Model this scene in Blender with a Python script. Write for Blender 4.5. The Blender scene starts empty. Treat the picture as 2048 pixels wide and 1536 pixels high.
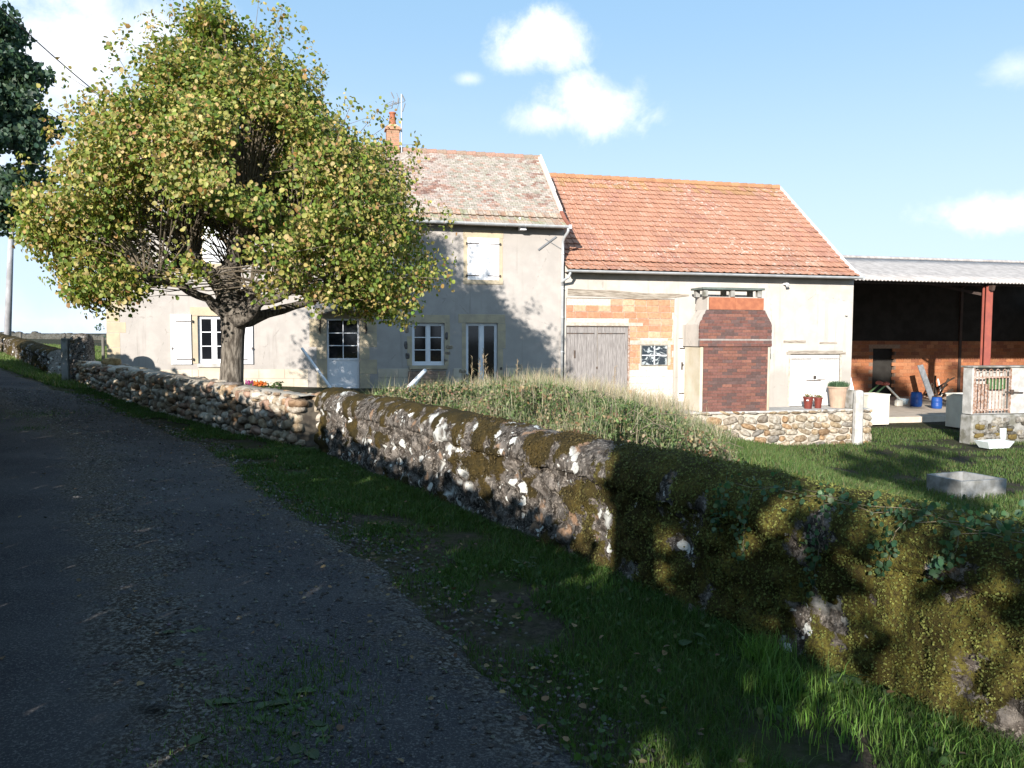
import bpy, math, random
import numpy as np
from mathutils import Vector, Matrix, noise as mn
random.seed(7); np.random.seed(7)
R_ = math.radians
SC = bpy.context.scene; COL = SC.collection

# ---------------------------------------------------------------- camera
PITCH = math.atan(96/1600); ROLL = .004; FAC = R_(13.5)
CAM = np.array([0, 0, 1.6])
_f = np.array([0, math.cos(PITCH), -math.sin(PITCH)]); _u0 = np.array([0, math.sin(PITCH), math.cos(PITCH)]); _r0 = np.array([1., 0, 0])
_r = math.cos(ROLL)*_r0 + math.sin(ROLL)*_u0; _u = -math.sin(ROLL)*_r0 + math.cos(ROLL)*_u0
cd = bpy.data.cameras.new('camera'); cam = bpy.data.objects.new('camera', cd); COL.objects.link(cam)
cd.sensor_width = 36; cd.lens = 1600/2048*36; cd.clip_start = .05; cd.clip_end = 3000
cam.matrix_world = Matrix(((_r[0], _u[0], -_f[0], 0), (_r[1], _u[1], -_f[1], 0), (_r[2], _u[2], -_f[2], 1.6), (0, 0, 0, 1)))
SC.camera = cam

# ---------------------------------------------------------------- sky, sun, exposure
SUN_AZ = R_(17); SUN_EL = R_(17)          # light travels 24 deg right of straight ahead, 17 deg down
SC.view_settings.view_transform = 'Standard'; SC.view_settings.look = 'None'
SC.view_settings.gamma = 1; SC.view_settings.exposure = 1.0
sl = bpy.data.lights.new('sun', 'SUN'); sl.energy = 4.9; sl.angle = R_(.55); sl.color = (1, .935, .85)
so = bpy.data.objects.new('sun', sl); COL.objects.link(so)
sd = Vector((math.sin(SUN_AZ)*math.cos(SUN_EL), math.cos(SUN_AZ)*math.cos(SUN_EL), -math.sin(SUN_EL)))
so.rotation_euler = sd.to_track_quat('-Z', 'Y').to_euler()
world = bpy.data.worlds.new('World'); SC.world = world; world.use_nodes = True

def pxdir(x, y):
    d = _f + _r*(x-1024)/1600 + _u*(768-y)/1600
    return d/np.linalg.norm(d)

class NT:
    """tiny helper round a node tree"""
    def __init__(s, nt): s.nt = nt; nt.nodes.clear()
    def n(s, t, **k):
        nd = s.nt.nodes.new(t)
        for a, b in k.items():
            if a.startswith('_'): setattr(nd, a[1:], b)
        return nd
    def set(s, nd, **k): return nd
    def l(s, a, b): s.nt.links.new(a, b)
    def math(s, op, a, b=None, c=None, clamp=False):
        nd = s.nt.nodes.new('ShaderNodeMath'); nd.operation = op; nd.use_clamp = clamp
        for i, v in enumerate((a, b, c)):
            if v is None: continue
            if isinstance(v, (int, float)): nd.inputs[i].default_value = v
            else: s.l(v, nd.inputs[i])
        return nd.outputs[0]
    def mix(s, f, a, b, mode='MIX'):
        nd = s.nt.nodes.new('ShaderNodeMix'); nd.data_type = 'RGBA'; nd.blend_type = mode
        for sk, v in ((nd.inputs[0], f), (nd.inputs[6], a), (nd.inputs[7], b)):
            if isinstance(v, (int, float)): sk.default_value = v
            elif isinstance(v, (tuple, list)): sk.default_value = (*v[:3], 1)
            else: s.l(v, sk)
        return nd.outputs[2]
    def step(s, v, lo, hi):
        nd = s.nt.nodes.new('ShaderNodeMapRange'); nd.interpolation_type = 'SMOOTHSTEP'
        s.l(v, nd.inputs[0]); nd.inputs[1].default_value = lo; nd.inputs[2].default_value = hi
        return nd.outputs[0]
    def noise(s, vec, scale, detail=4, rough=.55, dist=0, col=False):
        nd = s.nt.nodes.new('ShaderNodeTexNoise')
        if vec is not None: s.l(vec, nd.inputs['Vector'])
        nd.inputs['Scale'].default_value = scale; nd.inputs['Detail'].default_value = detail
        nd.inputs['Roughness'].default_value = rough; nd.inputs['Distortion'].default_value = dist
        return nd.outputs[1 if col else 0]
    def map(s, vec, sc=(1, 1, 1), loc=(0, 0, 0), rot=(0, 0, 0)):
        nd = s.nt.nodes.new('ShaderNodeMapping'); s.l(vec, nd.inputs[0])
        nd.inputs['Scale'].default_value = sc; nd.inputs['Location'].default_value = loc; nd.inputs['Rotation'].default_value = rot
        return nd.outputs[0]

def make_world():
    t = NT(world.node_tree)
    tc = t.n('ShaderNodeTexCoord'); d = tc.outputs['Generated']
    sky = t.n('ShaderNodeTexSky'); sky.sky_type = 'NISHITA'; sky.sun_disc = False
    sky.sun_elevation = SUN_EL; sky.sun_rotation = math.pi + SUN_AZ; sky.altitude = 300
    sky.air_density = 1.0; sky.dust_density = .6; sky.ozone_density = 1.5
    sp = t.n('ShaderNodeSeparateXYZ'); t.l(d, sp.inputs[0])
    x, y, z = sp.outputs
    az = t.math('ARCTAN2', x, y); el = t.math('ARCSINE', z)
    nz = t.noise(d, 6, 8, .62, .4); nz2 = t.noise(d, 19, 8, .68, .3)
    nn = t.math('ADD', t.math('MULTIPLY', t.math('SUBTRACT', nz, .5), 1.9), t.math('MULTIPLY', t.math('SUBTRACT', nz2, .5), 1.3))
    # cumulus puffs: centre (photo px), half width, half height, softness, strength
    cl = [(1090, 85, 110, 66, .55, 1), (1040, 110, 70, 50, .6, .8), (1175, 205, 150, 66, .6, 1), (1100, 235, 110, 45, .6, .9), (935, 158, 36, 16, .9, .6),
          (120, 110, 330, 230, .8, .97), (30, 250, 300, 190, .9, .85), (290, 70, 150, 90, .8, .85), (2030, 135, 60, 32, .9, .7),
          (2010, 425, 130, 46, .6, .95), (1970, 440, 90, 26, .8, .8), (60, 640, 500, 60, 1.4, .7), (560, 200, 400, 30, 1.6, .15)]
    tot = None
    for (px, py, w, h, soft, st) in cl:
        v = pxdir(px, py); a0 = math.atan2(v[0], v[1]); e0 = math.asin(v[2])
        da = t.math('DIVIDE', t.math('SUBTRACT', az, a0), w/1600); de = t.math('DIVIDE', t.math('SUBTRACT', el, e0), h/1600)
        r = t.math('SQRT', t.math('ADD', t.math('MULTIPLY', da, da), t.math('MULTIPLY', de, de)))
        m = t.math('ADD', t.math('SUBTRACT', 1, r), nn)
        m = t.math('MULTIPLY', t.step(m, -.12, soft*1.5), st)
        m = t.math('MULTIPLY', m, t.math('SUBTRACT', 1, t.step(r, 1.25, 2.0)))
        tot = m if tot is None else t.math('MAXIMUM', tot, m)
    # clouds elsewhere round the dome so that it is not empty outside the view
    oth = t.math('MULTIPLY', t.step(t.noise(d, 2.3, 6, .6), .58, .75), t.step(t.math('ABSOLUTE', az), .75, 1.1))
    tot = t.math('MAXIMUM', tot, oth)
    shade = t.noise(d, 16, 4)
    ccol = t.mix(t.step(shade, .35, .6), (11.6, 12.3, 13.8), (14.8, 14.9, 15.2))
    # thin whitening towards the horizon
    hz = t.math('SUBTRACT', 1, t.step(el, -.02, .42))
    lefth = t.math('SUBTRACT', 1, t.step(az, -.55, .1))
    base = t.mix(.62, sky.outputs[0], (5.2, 8.9, 13.0))
    base = t.mix(t.math('MULTIPLY', hz, .82), base, (8.8, 10.6, 13.0))
    out = t.mix(tot, base, ccol)
    bg = t.n('ShaderNodeBackground'); t.l(out, bg.inputs[0]); bg.inputs[1].default_value = .05
    o = t.n('ShaderNodeOutputWorld'); t.l(bg.outputs[0], o.inputs[0])
make_world()

# ---------------------------------------------------------------- geometry of the place
def ray(x, y): return _f + _r*(x-1024)/1600 + _u*(768-y)/1600
def at(x, y, Y):
    d = ray(x, y); return CAM + d*Y/d[1]
FO = at(685, 700, 24)[:2]; FU = np.array([math.cos(FAC), math.sin(FAC)]); FN = np.array([-math.sin(FAC), math.cos(FAC)])
def fac(x, y, t=0):                      # a point of the facade plane (or t metres behind it): along, height
    d = ray(x, y); k = (t-(CAM[:2]-FO)@FN)/(d[:2]@FN); p = CAM+d*k
    return float((p[:2]-FO)@FU), float(p[2])
def fr(x0, y0, x1, y1, t=0):
    a = fac(x0, (y0+y1)/2, t)[0]; b = fac(x1, (y0+y1)/2, t)[0]; xm = (x0+x1)/2
    return a, b, fac(xm, y1, t)[1], fac(xm, y0, t)[1]
def FW(s, t, z=0): p = FO+FU*s+FN*t; return (float(p[0]), float(p[1]), z)
def sst(v, lo, hi):
    q = np.clip((v-lo)/(hi-lo), 0, 1); return q*q*(3-2*q)
def ground(x, y):
    x = np.asarray(x, float); y = np.asarray(y, float)
    q = np.maximum(0, -x-4.5)
    gl = 1.5*(1-np.exp(-(q/20)**1.2))
    beyond = (x+.6*y-3.92)*.857          # metres past the mossy wall's line
    m = sst(beyond, .1, 2.5)
    X = np.maximum(0, (x+.1*(y-20)))
    gr = -1.95*sst(X, .5, 10)*m
    gr = gr - .25*m*sst(x, 0, 3)*sst(8-y, 0, 4)
    far = sst(y, 45, 120)
    gr = gr*(1-far)+far*.3*m
    return gl+gr
def ong(x, y):                            # photo ray met with the ground
    d = ray(x, y); z = 0.
    for _ in range(25):
        k = (z-1.6)/d[2]; p = CAM+d*k; z = .5*z+.5*float(ground(p[0], p[1]))
    return np.array([p[0], p[1], float(ground(p[0], p[1]))])

def hashn(a, b, c, s=0):
    v = np.sin(a*127.1+b*311.7+c*74.7+s*53.3)*43758.5453
    return v-np.floor(v)
def vnoise(p, sc, seed=0):
    p = np.asarray(p, float)*sc; i = np.floor(p); f = p-i; f = f*f*(3-2*f); r = 0
    for dx in (0, 1):
        for dy in (0, 1):
            for dz in (0, 1):
                w = (f[:, 0] if dx else 1-f[:, 0])*(f[:, 1] if dy else 1-f[:, 1])*(f[:, 2] if dz else 1-f[:, 2])
                r = r+w*hashn(i[:, 0]+dx, i[:, 1]+dy, i[:, 2]+dz, seed)
    return r
def fbm(p, sc, seed=0, oct=4):
    v = 0; a = .5; tt = 0
    for k in range(oct):
        v = v+a*vnoise(p, sc*2**k, seed+k*7.3); tt += a; a *= .55
    return v/tt

# ---------------------------------------------------------------- materials
MATS = {}
def pmat(name, c1, c2=None, scale=3, detail=5, rough=.85, bump=0, bscale=30, attr=False, vary=None, metal=0, spec=.3, stretch=(1, 1, 1), extra=None, contrast=(.35, .65), bdist=.02):
    m = bpy.data.materials.new(name); m.use_nodes = True; t = NT(m.node_tree)
    tc = t.n('ShaderNodeTexCoord'); v = tc.outputs['Object']
    if stretch != (1, 1, 1): v = t.map(v, stretch)
    col = None
    if attr:
        a = t.n('ShaderNodeAttribute'); a.attribute_name = 'Col'; col = a.outputs[0]
        if c2 is not None:
            n1 = t.step(t.noise(v, scale, detail), *contrast); col = t.mix(n1, col, t.mix(1, col, c2, 'MULTIPLY'))
    else:
        c2 = c2 or tuple(x*.8 for x in c1)
        n1 = t.step(t.noise(v, scale, detail), *contrast); col = t.mix(n1, c1, c2)
    if extra: col = extra(t, v, col, tc)
    b = t.n('ShaderNodeBsdfPrincipled'); t.l(col, b.inputs['Base Color'])
    b.inputs['Roughness'].default_value = rough; b.inputs['Metallic'].default_value = metal
    b.inputs['Specular IOR Level'].default_value = spec
    if bump:
        bn = t.n('ShaderNodeBump'); bn.inputs['Strength'].default_value = bump; bn.inputs['Distance'].default_value = bdist
        t.l(t.noise(v, bscale, 6, .65), bn.inputs['Height']); t.l(bn.outputs[0], b.inputs['Normal'])
    o = t.n('ShaderNodeOutputMaterial'); t.l(b.outputs[0], o.inputs[0])
    MATS[name] = m; return m
def leafmat(name, trans=.35, rough=.5, attr=True, tint=(1, 1, 1)):
    m = bpy.data.materials.new(name); m.use_nodes = True; t = NT(m.node_tree)
    a = t.n('ShaderNodeAttribute'); a.attribute_name = 'Col'
    b = t.n('ShaderNodeBsdfPrincipled'); t.l(a.outputs[0], b.inputs['Base Color']); b.inputs['Roughness'].default_value = rough
    b.inputs['Specular IOR Level'].default_value = .35
    tr = t.n('ShaderNodeBsdfTranslucent'); t.l(t.mix(1, a.outputs[0], (1.1, 1.15, .6), 'MULTIPLY'), tr.inputs[0])
    mx = t.n('ShaderNodeMixShader'); mx.inputs[0].default_value = trans
    t.l(b.outputs[0], mx.inputs[1]); t.l(tr.outputs[0], mx.inputs[2])
    o = t.n('ShaderNodeOutputMaterial'); t.l(mx.outputs[0], o.inputs[0]); return m

def stucco_extra(dark, spots=True):
    def f(t, v, col, tc):
        n = t.step(t.noise(t.map(v, (.5, .5, .35)), 1.2, 6, .65), .45, .72)
        col = t.mix(t.math('MULTIPLY', n, .55), col, dark)
        streak = t.step(t.noise(t.map(v, (3.2, 3.2, .25)), 1.5, 5), .56, .75)
        col = t.mix(t.math('MULTIPLY', streak, .68), col, tuple(x*.66 for x in dark)); blot = t.step(t.noise(t.map(v, loc=(7, 7, 7)), .55, 7, .7), .50, .60); col = t.mix(t.math('MULTIPLY', blot, .28), col, tuple(x*.8 for x in dark))
        sz = t.n('ShaderNodeSeparateXYZ'); t.l(v, sz.inputs[0]); damp = t.step(t.math('ADD', sz.outputs[2], t.math('MULTIPLY', t.noise(v, 1.4, 5), 1.2)), 1.35, .75); col = t.mix(t.math('MULTIPLY', damp, .62), col, tuple(x*.75 for x in dark))
        crk = t.n('ShaderNodeTexVoronoi'); crk.feature = 'DISTANCE_TO_EDGE'; t.l(v, crk.inputs['Vector']); crk.inputs['Scale'].default_value = .42; cm = t.math('SUBTRACT', 1, t.step(t.math('ADD', crk.outputs['Distance'], t.math('MULTIPLY', t.noise(v, 5, 6, .7), .08)), .036, .042)); col = t.mix(t.math('MULTIPLY', cm, .4), col, tuple(x*.5 for x in dark))
        fine = t.noise(v, 45, 3)
        return t.mix(t.math('MULTIPLY', fine, .3), col, tuple(x*.75 for x in dark))
    return f
STUCCO = pmat('house_render', (.41, .38, .355), (.355, .33, .31), 2.5, rough=.92, bump=.25, bscale=40, extra=stucco_extra((.35, .325, .30)))
STUCCO2 = pmat('barn_render', (.515, .48, .44), (.45, .42, .385), 2.0, rough=.92, bump=.3, bscale=30, extra=stucco_extra((.37, .34, .305)))
ASHLAR = pmat('yellow_stone', (.46, .385, .265), (.37, .315, .235), 3, rough=.9, bump=.4, bscale=25, attr=False)
PLINTH = pmat('plinth_render', (.52, .46, .38), (.44, .38, .30), 1.5, rough=.9, bump=.3, bscale=25)
WHITE = pmat('white_paint', (.74, .75, .78), (.68, .69, .72), 3, rough=.55, spec=.4)
WHITEW = pmat('weathered_white_paint', (.68, .67, .66), (.50, .48, .45), 6, rough=.8, stretch=(9, 9, .8), bump=.2, bscale=20)
GLASS = pmat('glass_with_room_shade', (.006, .007, .009), (.01, .011, .014), 1, rough=.06, spec=.5)  # near-black base stands for the unlit rooms behind the panes
IRON = pmat('black_iron', (.04, .038, .036), (.09, .06, .045), 9, rough=.7)
ZINC = pmat('zinc_gutter', (.50, .52, .54), (.40, .42, .44), 4, rough=.5, metal=.25)
GREYWOOD = pmat('weathered_grey_wood', (.30, .28, .27), (.17, .155, .15), 5, rough=.9, stretch=(14, 14, .7), bump=.5, bscale=9)
BEAM = pmat('old_beam', (.36, .32, .27), (.17, .14, .11), 4, rough=.9, stretch=(.8, 5, 9), bump=.6, bscale=6)
CONC = pmat('concrete', (.46, .45, .43), (.33, .32, .30), 4, rough=.9, bump=.35, bscale=40)
CONCD = pmat('mossy_concrete', (.30, .295, .28), (.13, .125, .10), 3, rough=.95, bump=.6, bscale=20)
CONCW = pmat('pale_concrete', (.72, .69, .60), (.62, .58, .50), 2, rough=.85, bump=.15, bscale=20)
MORTAR = pmat('mortar', (.46, .42, .36), (.34, .30, .25), 9, rough=.95, bump=.6, bscale=35)
MORTARD = pmat('dry_wall_core', (.13, .11, .085), (.06, .05, .04), 9, rough=1)
CMASON = pmat('masonry_units', None, (.82, .78, .74), 14, rough=.9, bump=.4, bscale=60, attr=True)
CTILE = pmat('roof_tiles', None, (.72, .70, .68), 22, rough=.85, bump=.3, bscale=60, attr=True)
def specks(t, v, col, tc):
    a = t.step(t.noise(v, 6.5, 3, .5), .60, .64); b = t.step(t.noise(v, .55, 3), .42, .62); c = t.step(t.noise(t.map(v, loc=(9, 3, 1)), 17, 2), .63, .67)
    col = t.mix(t.math('MULTIPLY', t.math('MAXIMUM', a, c), t.math('MULTIPLY', b, .75)), col, (.56, .50, .44))
    return t.mix(t.math('MULTIPLY', t.step(t.noise(v, .8, 5), .5, .7), .3), col, (.25, .13, .09))
BTILE = pmat('barn_tiles', None, (.82, .80, .78), 22, rough=.85, bump=.3, bscale=60, attr=True, extra=specks)
def hspecks(t, v, col, tc):
    w = t.map(v, (1, 1, 1.6)); a = t.step(t.noise(w, 3.2, 6, .7), .46, .6); b = t.step(t.noise(t.map(w, loc=(4, 4, 4)), 7, 5, .7), .52, .62)
    col = t.mix(t.math('MULTIPLY', a, .55), col, (.35, .315, .27)); return t.mix(t.math('MULTIPLY', b, .5), col, (.48, .42, .385))
HTILE = pmat('old_house_tiles', None, (.72, .70, .68), 22, rough=.9, bump=.4, bscale=60, attr=True, extra=hspecks)
CSTONE = pmat('rubble_stones', None, (.55, .50, .44), 11, rough=.95, bump=.9, bscale=30, attr=True, bdist=.03)
BARK = pmat('bark', (.21, .185, .155), (.06, .05, .04), 9, rough=.95, stretch=(2.2, 2.2, .5), bump=1, bscale=12, bdist=.05)
BARKD = pmat('dark_bark', (.06, .05, .04), (.03, .026, .02), 9, rough=.95, bump=.8, bscale=20)
TWIG = pmat('twig_bark', (.20, .165, .12), (.11, .09, .065), 12, rough=.9)
LEAF = leafmat('leaves', .40); GRASS = leafmat('grass_blades', .3, .6); DRY = leafmat('dry_leaves', .15, .8)
TERRA = pmat('terracotta', (.36, .135, .07), (.28, .10, .055), 6, rough=.8)
TERRAP = pmat('pale_terracotta', (.40, .29, .215), (.33, .24, .18), 4, rough=.85, bump=.2)
MAROON = pmat('maroon_plastic', (.16, .035, .025), (.12, .025, .02), 5, rough=.5)
SOIL = pmat('potting_soil', (.04, .028, .02), (.02, .015, .01), 30, rough=1)
RED = pmat('red_oxide_paint', (.30, .085, .06), (.24, .07, .055), 3, rough=.55)
STEELD = pmat('dark_painted_steel', (.07, .045, .035), (.05, .035, .03), 3, rough=.7)
BLUE = pmat('blue_plastic', (.012, .05, .22), (.012, .07, .26), 3, rough=.45)
GREENP = pmat('green_paint', (.12, .22, .10), (.10, .18, .08), 3, rough=.6)
FIBRO = pmat('fibre_cement_sheet', (.40, .375, .36), (.29, .27, .26), 5, rough=.95, stretch=(1, .3, 1), bump=.3, bscale=30)
RUST = pmat('rusty_bars', (.40, .33, .29), (.21, .105, .06), 14, rough=.85, metal=0)
SLATE = pmat('green_grey_slab', (.13, .16, .145), (.09, .11, .10), 6, rough=.8, bump=.3)
PORC = pmat('white_enamel', (.66, .72, .72), (.55, .62, .62), 3, rough=.4)
POLEM = pmat('grey_pole_concrete', (.36, .36, .38), (.24, .24, .25), 4, rough=.9, stretch=(1, 1, .4))
CONCT = pmat('shade_darkened_concrete', (.27, .275, .275), (.16, .16, .15), 4, rough=.9, bump=.4, bscale=30)  # darker copy of the concrete, with the trough's shade in its colour
DARKWOOD = pmat('dark_old_timber', (.07, .05, .035), (.03, .022, .018), 4, rough=1)
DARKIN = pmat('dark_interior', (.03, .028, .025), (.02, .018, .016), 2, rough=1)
LEAD = pmat('grey_plank', (.20, .21, .23), (.14, .15, .16), 5, rough=.8)
SAND = pmat('sandy_concrete_floor', (.56, .47, .38), (.46, .38, .30), 2, rough=.95)

# ---------------------------------------------------------------- mesh helpers
OFF = {}
def set_props(o, label=None, cat=None, group=None, kind=None):
    if label: o['label'] = label
    if cat: o['category'] = cat
    if group: o['group'] = group
    if kind: o['kind'] = kind
    return o
def thing(name, label, cat, off=(0, 0, 0), frame='F', group=None):
    """an Empty at the thing's base; frame F = coordinates along/behind the facade, W = world coordinates"""
    o = bpy.data.objects.new(name, None); COL.objects.link(o); o.empty_display_size = .2
    place(o, off, frame); return set_props(o, label, cat, group)
def place(o, off, frame):
    if frame == 'F':
        o.location = FW(off[0], off[1], off[2]); o.rotation_euler = (0, 0, FAC)
    else: o.location = off
    OFF[o.name] = tuple(off)
def finish(name, V, Fc, mat, parent=None, top=None, cols=None, smooth=False, bevel=0):
    off = OFF[parent.name] if parent is not None else top['off']
    V = np.asarray(V, float).reshape(-1, 3)-np.array(off)
    me = bpy.data.meshes.new(name)
    if isinstance(Fc, np.ndarray):
        k = Fc.shape[1]; me.vertices.add(len(V)); me.vertices.foreach_set('co', V.ravel())
        me.loops.add(Fc.size); me.loops.foreach_set('vertex_index', Fc.ravel().astype(np.int32))
        me.polygons.add(len(Fc)); me.polygons.foreach_set('loop_start', np.arange(0, Fc.size, k, dtype=np.int32))
        me.update(calc_edges=True); me.validate()
    else:
        me.from_pydata([tuple(v) for v in V], [], Fc); me.update()
    if cols is not None:
        ca = me.color_attributes.new('Col', 'FLOAT_COLOR', 'POINT'); c = np.ones((len(V), 4)); c[:, :3] = np.asarray(cols)[:, :3]
        ca.data.foreach_set('color', c.ravel())
    me.materials.append(mat)
    if smooth: me.polygons.foreach_set('use_smooth', np.ones(len(me.polygons), bool))
    o = bpy.data.objects.new(name, me); COL.objects.link(o)
    if parent is not None: o.parent = parent; OFF[o.name] = off
    else:
        place(o, off, top.get('frame', 'F')); set_props(o, top.get('label'), top.get('cat'), top.get('group'), top.get('kind'))
    if bevel:
        md = o.modifiers.new('bevel', 'BEVEL'); md.width = bevel; md.segments = 2; md.limit_method = 'ANGLE'
    return o
class MB:
    def __init__(s): s.v = []; s.f = []; s.c = []; s.marks = []
    def each(s, name, mat, parent, per=1, **k):      # one object for every `per` shapes
        out = []; mk = s.marks[::per]+[(len(s.v), len(s.f))]
        for (v0, f0), (v1, f1) in zip(mk[:-1], mk[1:]):
            q = MB(); q.v = s.v[v0:v1]; q.c = s.c[v0:v1]; q.f = [tuple(i-v0 for i in f) for f in s.f[f0:f1]]; out.append(q.build(name, mat, parent, **k))
        return out
    def add(s, vs, fs, col=None):
        n = len(s.v); s.marks.append((n, len(s.f))); s.v += [tuple(map(float, v)) for v in vs]; s.f += [tuple(i+n for i in f) for f in fs]
        s.c += [col or (1, 1, 1)]*len(vs); return s
    def box(s, x0, x1, y0, y1, z0, z1, col=None, jit=0):
        vs = [(x, y, z) for z in (z0, z1) for y in (y0, y1) for x in (x0, x1)]
        if jit: vs = [tuple(c+random.uniform(-jit, jit) for c in v) for v in vs]
        return s.add(vs, [(0, 2, 3, 1), (4, 5, 7, 6), (0, 1, 5, 4), (1, 3, 7, 5), (3, 2, 6, 7), (2, 0, 4, 6)], col)
    def quad(s, a, b, c, d, col=None): return s.add([a, b, c, d], [(0, 1, 2, 3)], col)
    def beam(s, p, q, w, h, col=None, up=(0, 0, 1)):
        p = Vector(p); q = Vector(q); d = (q-p).normalized(); a = d.cross(Vector(up))
        if a.length < 1e-3: a = d.cross(Vector((1, 0, 0)))
        a.normalize(); b = a.cross(d); vs = []
        for e in (p, q):
            for i, j in ((-1, -1), (1, -1), (1, 1), (-1, 1)): vs.append(e+a*w/2*i+b*h/2*j)
        return s.add(vs, [(3, 2, 1, 0), (4, 5, 6, 7), (0, 1, 5, 4), (1, 2, 6, 5), (2, 3, 7, 6), (3, 0, 4, 7)], col)
    def tube(s, pts, r, n=8, col=None, cap=True):
        pts = [Vector(p) for p in pts]; rs = r if isinstance(r, (list, tuple)) else [r]*len(pts)
        vs = []; prev = None
        for i, p in enumerate(pts):
            d = (pts[min(i+1, len(pts)-1)]-pts[max(i-1, 0)]).normalized()
            if prev is None:
                a = d.cross(Vector((0, 1, 0)) if abs(d.y) < .9 else Vector((1, 0, 0))).normalized()
            else:
                a = (prev-d*prev.dot(d)).normalized()
            prev = a; b = d.cross(a)
            for k in range(n):
                an = 2*math.pi*k/n; vs.append(p+a*math.cos(an)*rs[i]+b*math.sin(an)*rs[i])
        fs = [(i*n+k, i*n+(k+1) % n, (i+1)*n+(k+1) % n, (i+1)*n+k) for i in range(len(pts)-1) for k in range(n)]
        if cap: fs += [tuple(reversed(range(n))), tuple((len(pts)-1)*n+k for k in range(n))]
        return s.add(vs, fs, col)
    def lathe(s, prof, c=(0, 0, 0), n=20, col=None):
        vs = []; m = len(prof)
        for k in range(n):
            a = 2*math.pi*k/n
            for r, z in prof: vs.append((c[0]+r*math.cos(a), c[1]+r*math.sin(a), c[2]+z))
        fs = [(k*m+i, ((k+1) % n)*m+i, ((k+1) % n)*m+i+1, k*m+i+1) for k in range(n) for i in range(m-1)]
        return s.add(vs, fs, col)
    def prism(s, poly, t0, t1, axis=1, col=None):
        """poly in the two other axes, extruded along axis"""
        def mk(a, b, e):
            return (e, a, b) if axis == 0 else (a, e, b) if axis == 1 else (a, b, e)
        n = len(poly); vs = [mk(a, b, t0) for a, b in poly]+[mk(a, b, t1) for a, b in poly]
        fs = [tuple(range(n)), tuple(reversed(range(n, 2*n)))]+[(i, n+i, n+(i+1) % n, (i+1) % n) for i in range(n)]
        return s.add(vs, fs, col)
    def build(s, name, mat, parent=None, top=None, smooth=False, bevel=0, attr=False):
        return finish(name, s.v, s.f, mat, parent, top, np.array(s.c) if attr else None, smooth, bevel)

import bmesh
_bm = bmesh.new(); bmesh.ops.create_icosphere(_bm, subdivisions=2, radius=1)
ICO = np.array([v.co[:] for v in _bm.verts]); ICOF = np.array([[v.index for v in f.verts] for f in _bm.faces]); _bm.free()
class Rocks:
    """many irregular rounded stones gathered into one surface"""
    def __init__(s): s.V = []; s.F = []; s.C = []; s.n = 0
    def add(s, c, size, ax=None, col=(.4, .35, .3), sq=.55, rough=.16, rot=None):
        d = ICO.copy(); d = np.sign(d)*np.abs(d)**sq; d /= np.max(np.abs(d), axis=0)
        sd = random.uniform(0, 99); d = d*(1+rough*2*(vnoise(ICO+sd, 1.7)[:, None]-.5)) + rough*.35*(np.stack([vnoise(ICO+sd+9, 3.1), vnoise(ICO+sd+19, 3.1), vnoise(ICO+sd+29, 3.1)], 1)-.5)
        d = d*np.array(size)/2
        if rot:
            ca, sa = math.cos(rot), math.sin(rot); d = np.stack([d[:, 0]*ca-d[:, 2]*sa, d[:, 1], d[:, 0]*sa+d[:, 2]*ca], 1)
        if ax is not None:      # ax = (unit along, unit across)
            a, b = ax; d = np.stack([d[:, 0]*a[0]+d[:, 1]*b[0], d[:, 0]*a[1]+d[:, 1]*b[1], d[:, 2]], 1)
        s.V.append(d+np.array(c)); s.F.append(ICOF+s.n); s.n += len(ICO); s.C.append(np.tile(col, (len(ICO), 1)))
    def build(s, name, mat, parent=None, top=None):
        return finish(name, np.concatenate(s.V), np.concatenate(s.F), mat, parent, top, np.concatenate(s.C), smooth=True)

# scattered little leaves
LT = np.array([(0, 0, 0), (.42, .22, .10), (.40, .66, .10), (0, 1, -.06), (-.40, .66, .10), (-.42, .22, .10)])
LF = np.array([(0, 1, 2, 3), (0, 3, 4, 5)])
def leaves(name, P, size, col, mat, parent=None, top=None, updir=.5, droop=0, narrow=1., out=None):
    P = np.asarray(P); n = len(P)
    nr = np.random.normal(size=(n, 3)); nr[:, 2] = np.abs(nr[:, 2])*updir+nr[:, 2]*(1-updir)
    if out is not None: nr = nr+out
    nr /= np.linalg.norm(nr, axis=1)[:, None]
    a = np.random.normal(size=(n, 3)); a[:, 2] -= droop; a -= nr*(a*nr).sum(1)[:, None]; a /= np.linalg.norm(a, axis=1)[:, None]
    b = np.cross(nr, a); sz = np.asarray(size).reshape(-1, 1) if np.ndim(size) else np.full((n, 1), size)
    V = (P[:, None, :]+(LT[None, :, 0:1]*b[:, None, :]*narrow+LT[None, :, 1:2]*a[:, None, :]+LT[None, :, 2:3]*nr[:, None, :])*sz[:, None, :]).reshape(-1, 3)
    Fc = (LF[None]+np.arange(n)[:, None, None]*6).reshape(-1, 4)
    return finish(name, V, Fc, mat, parent, top, np.repeat(col, 6, axis=0))
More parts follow.
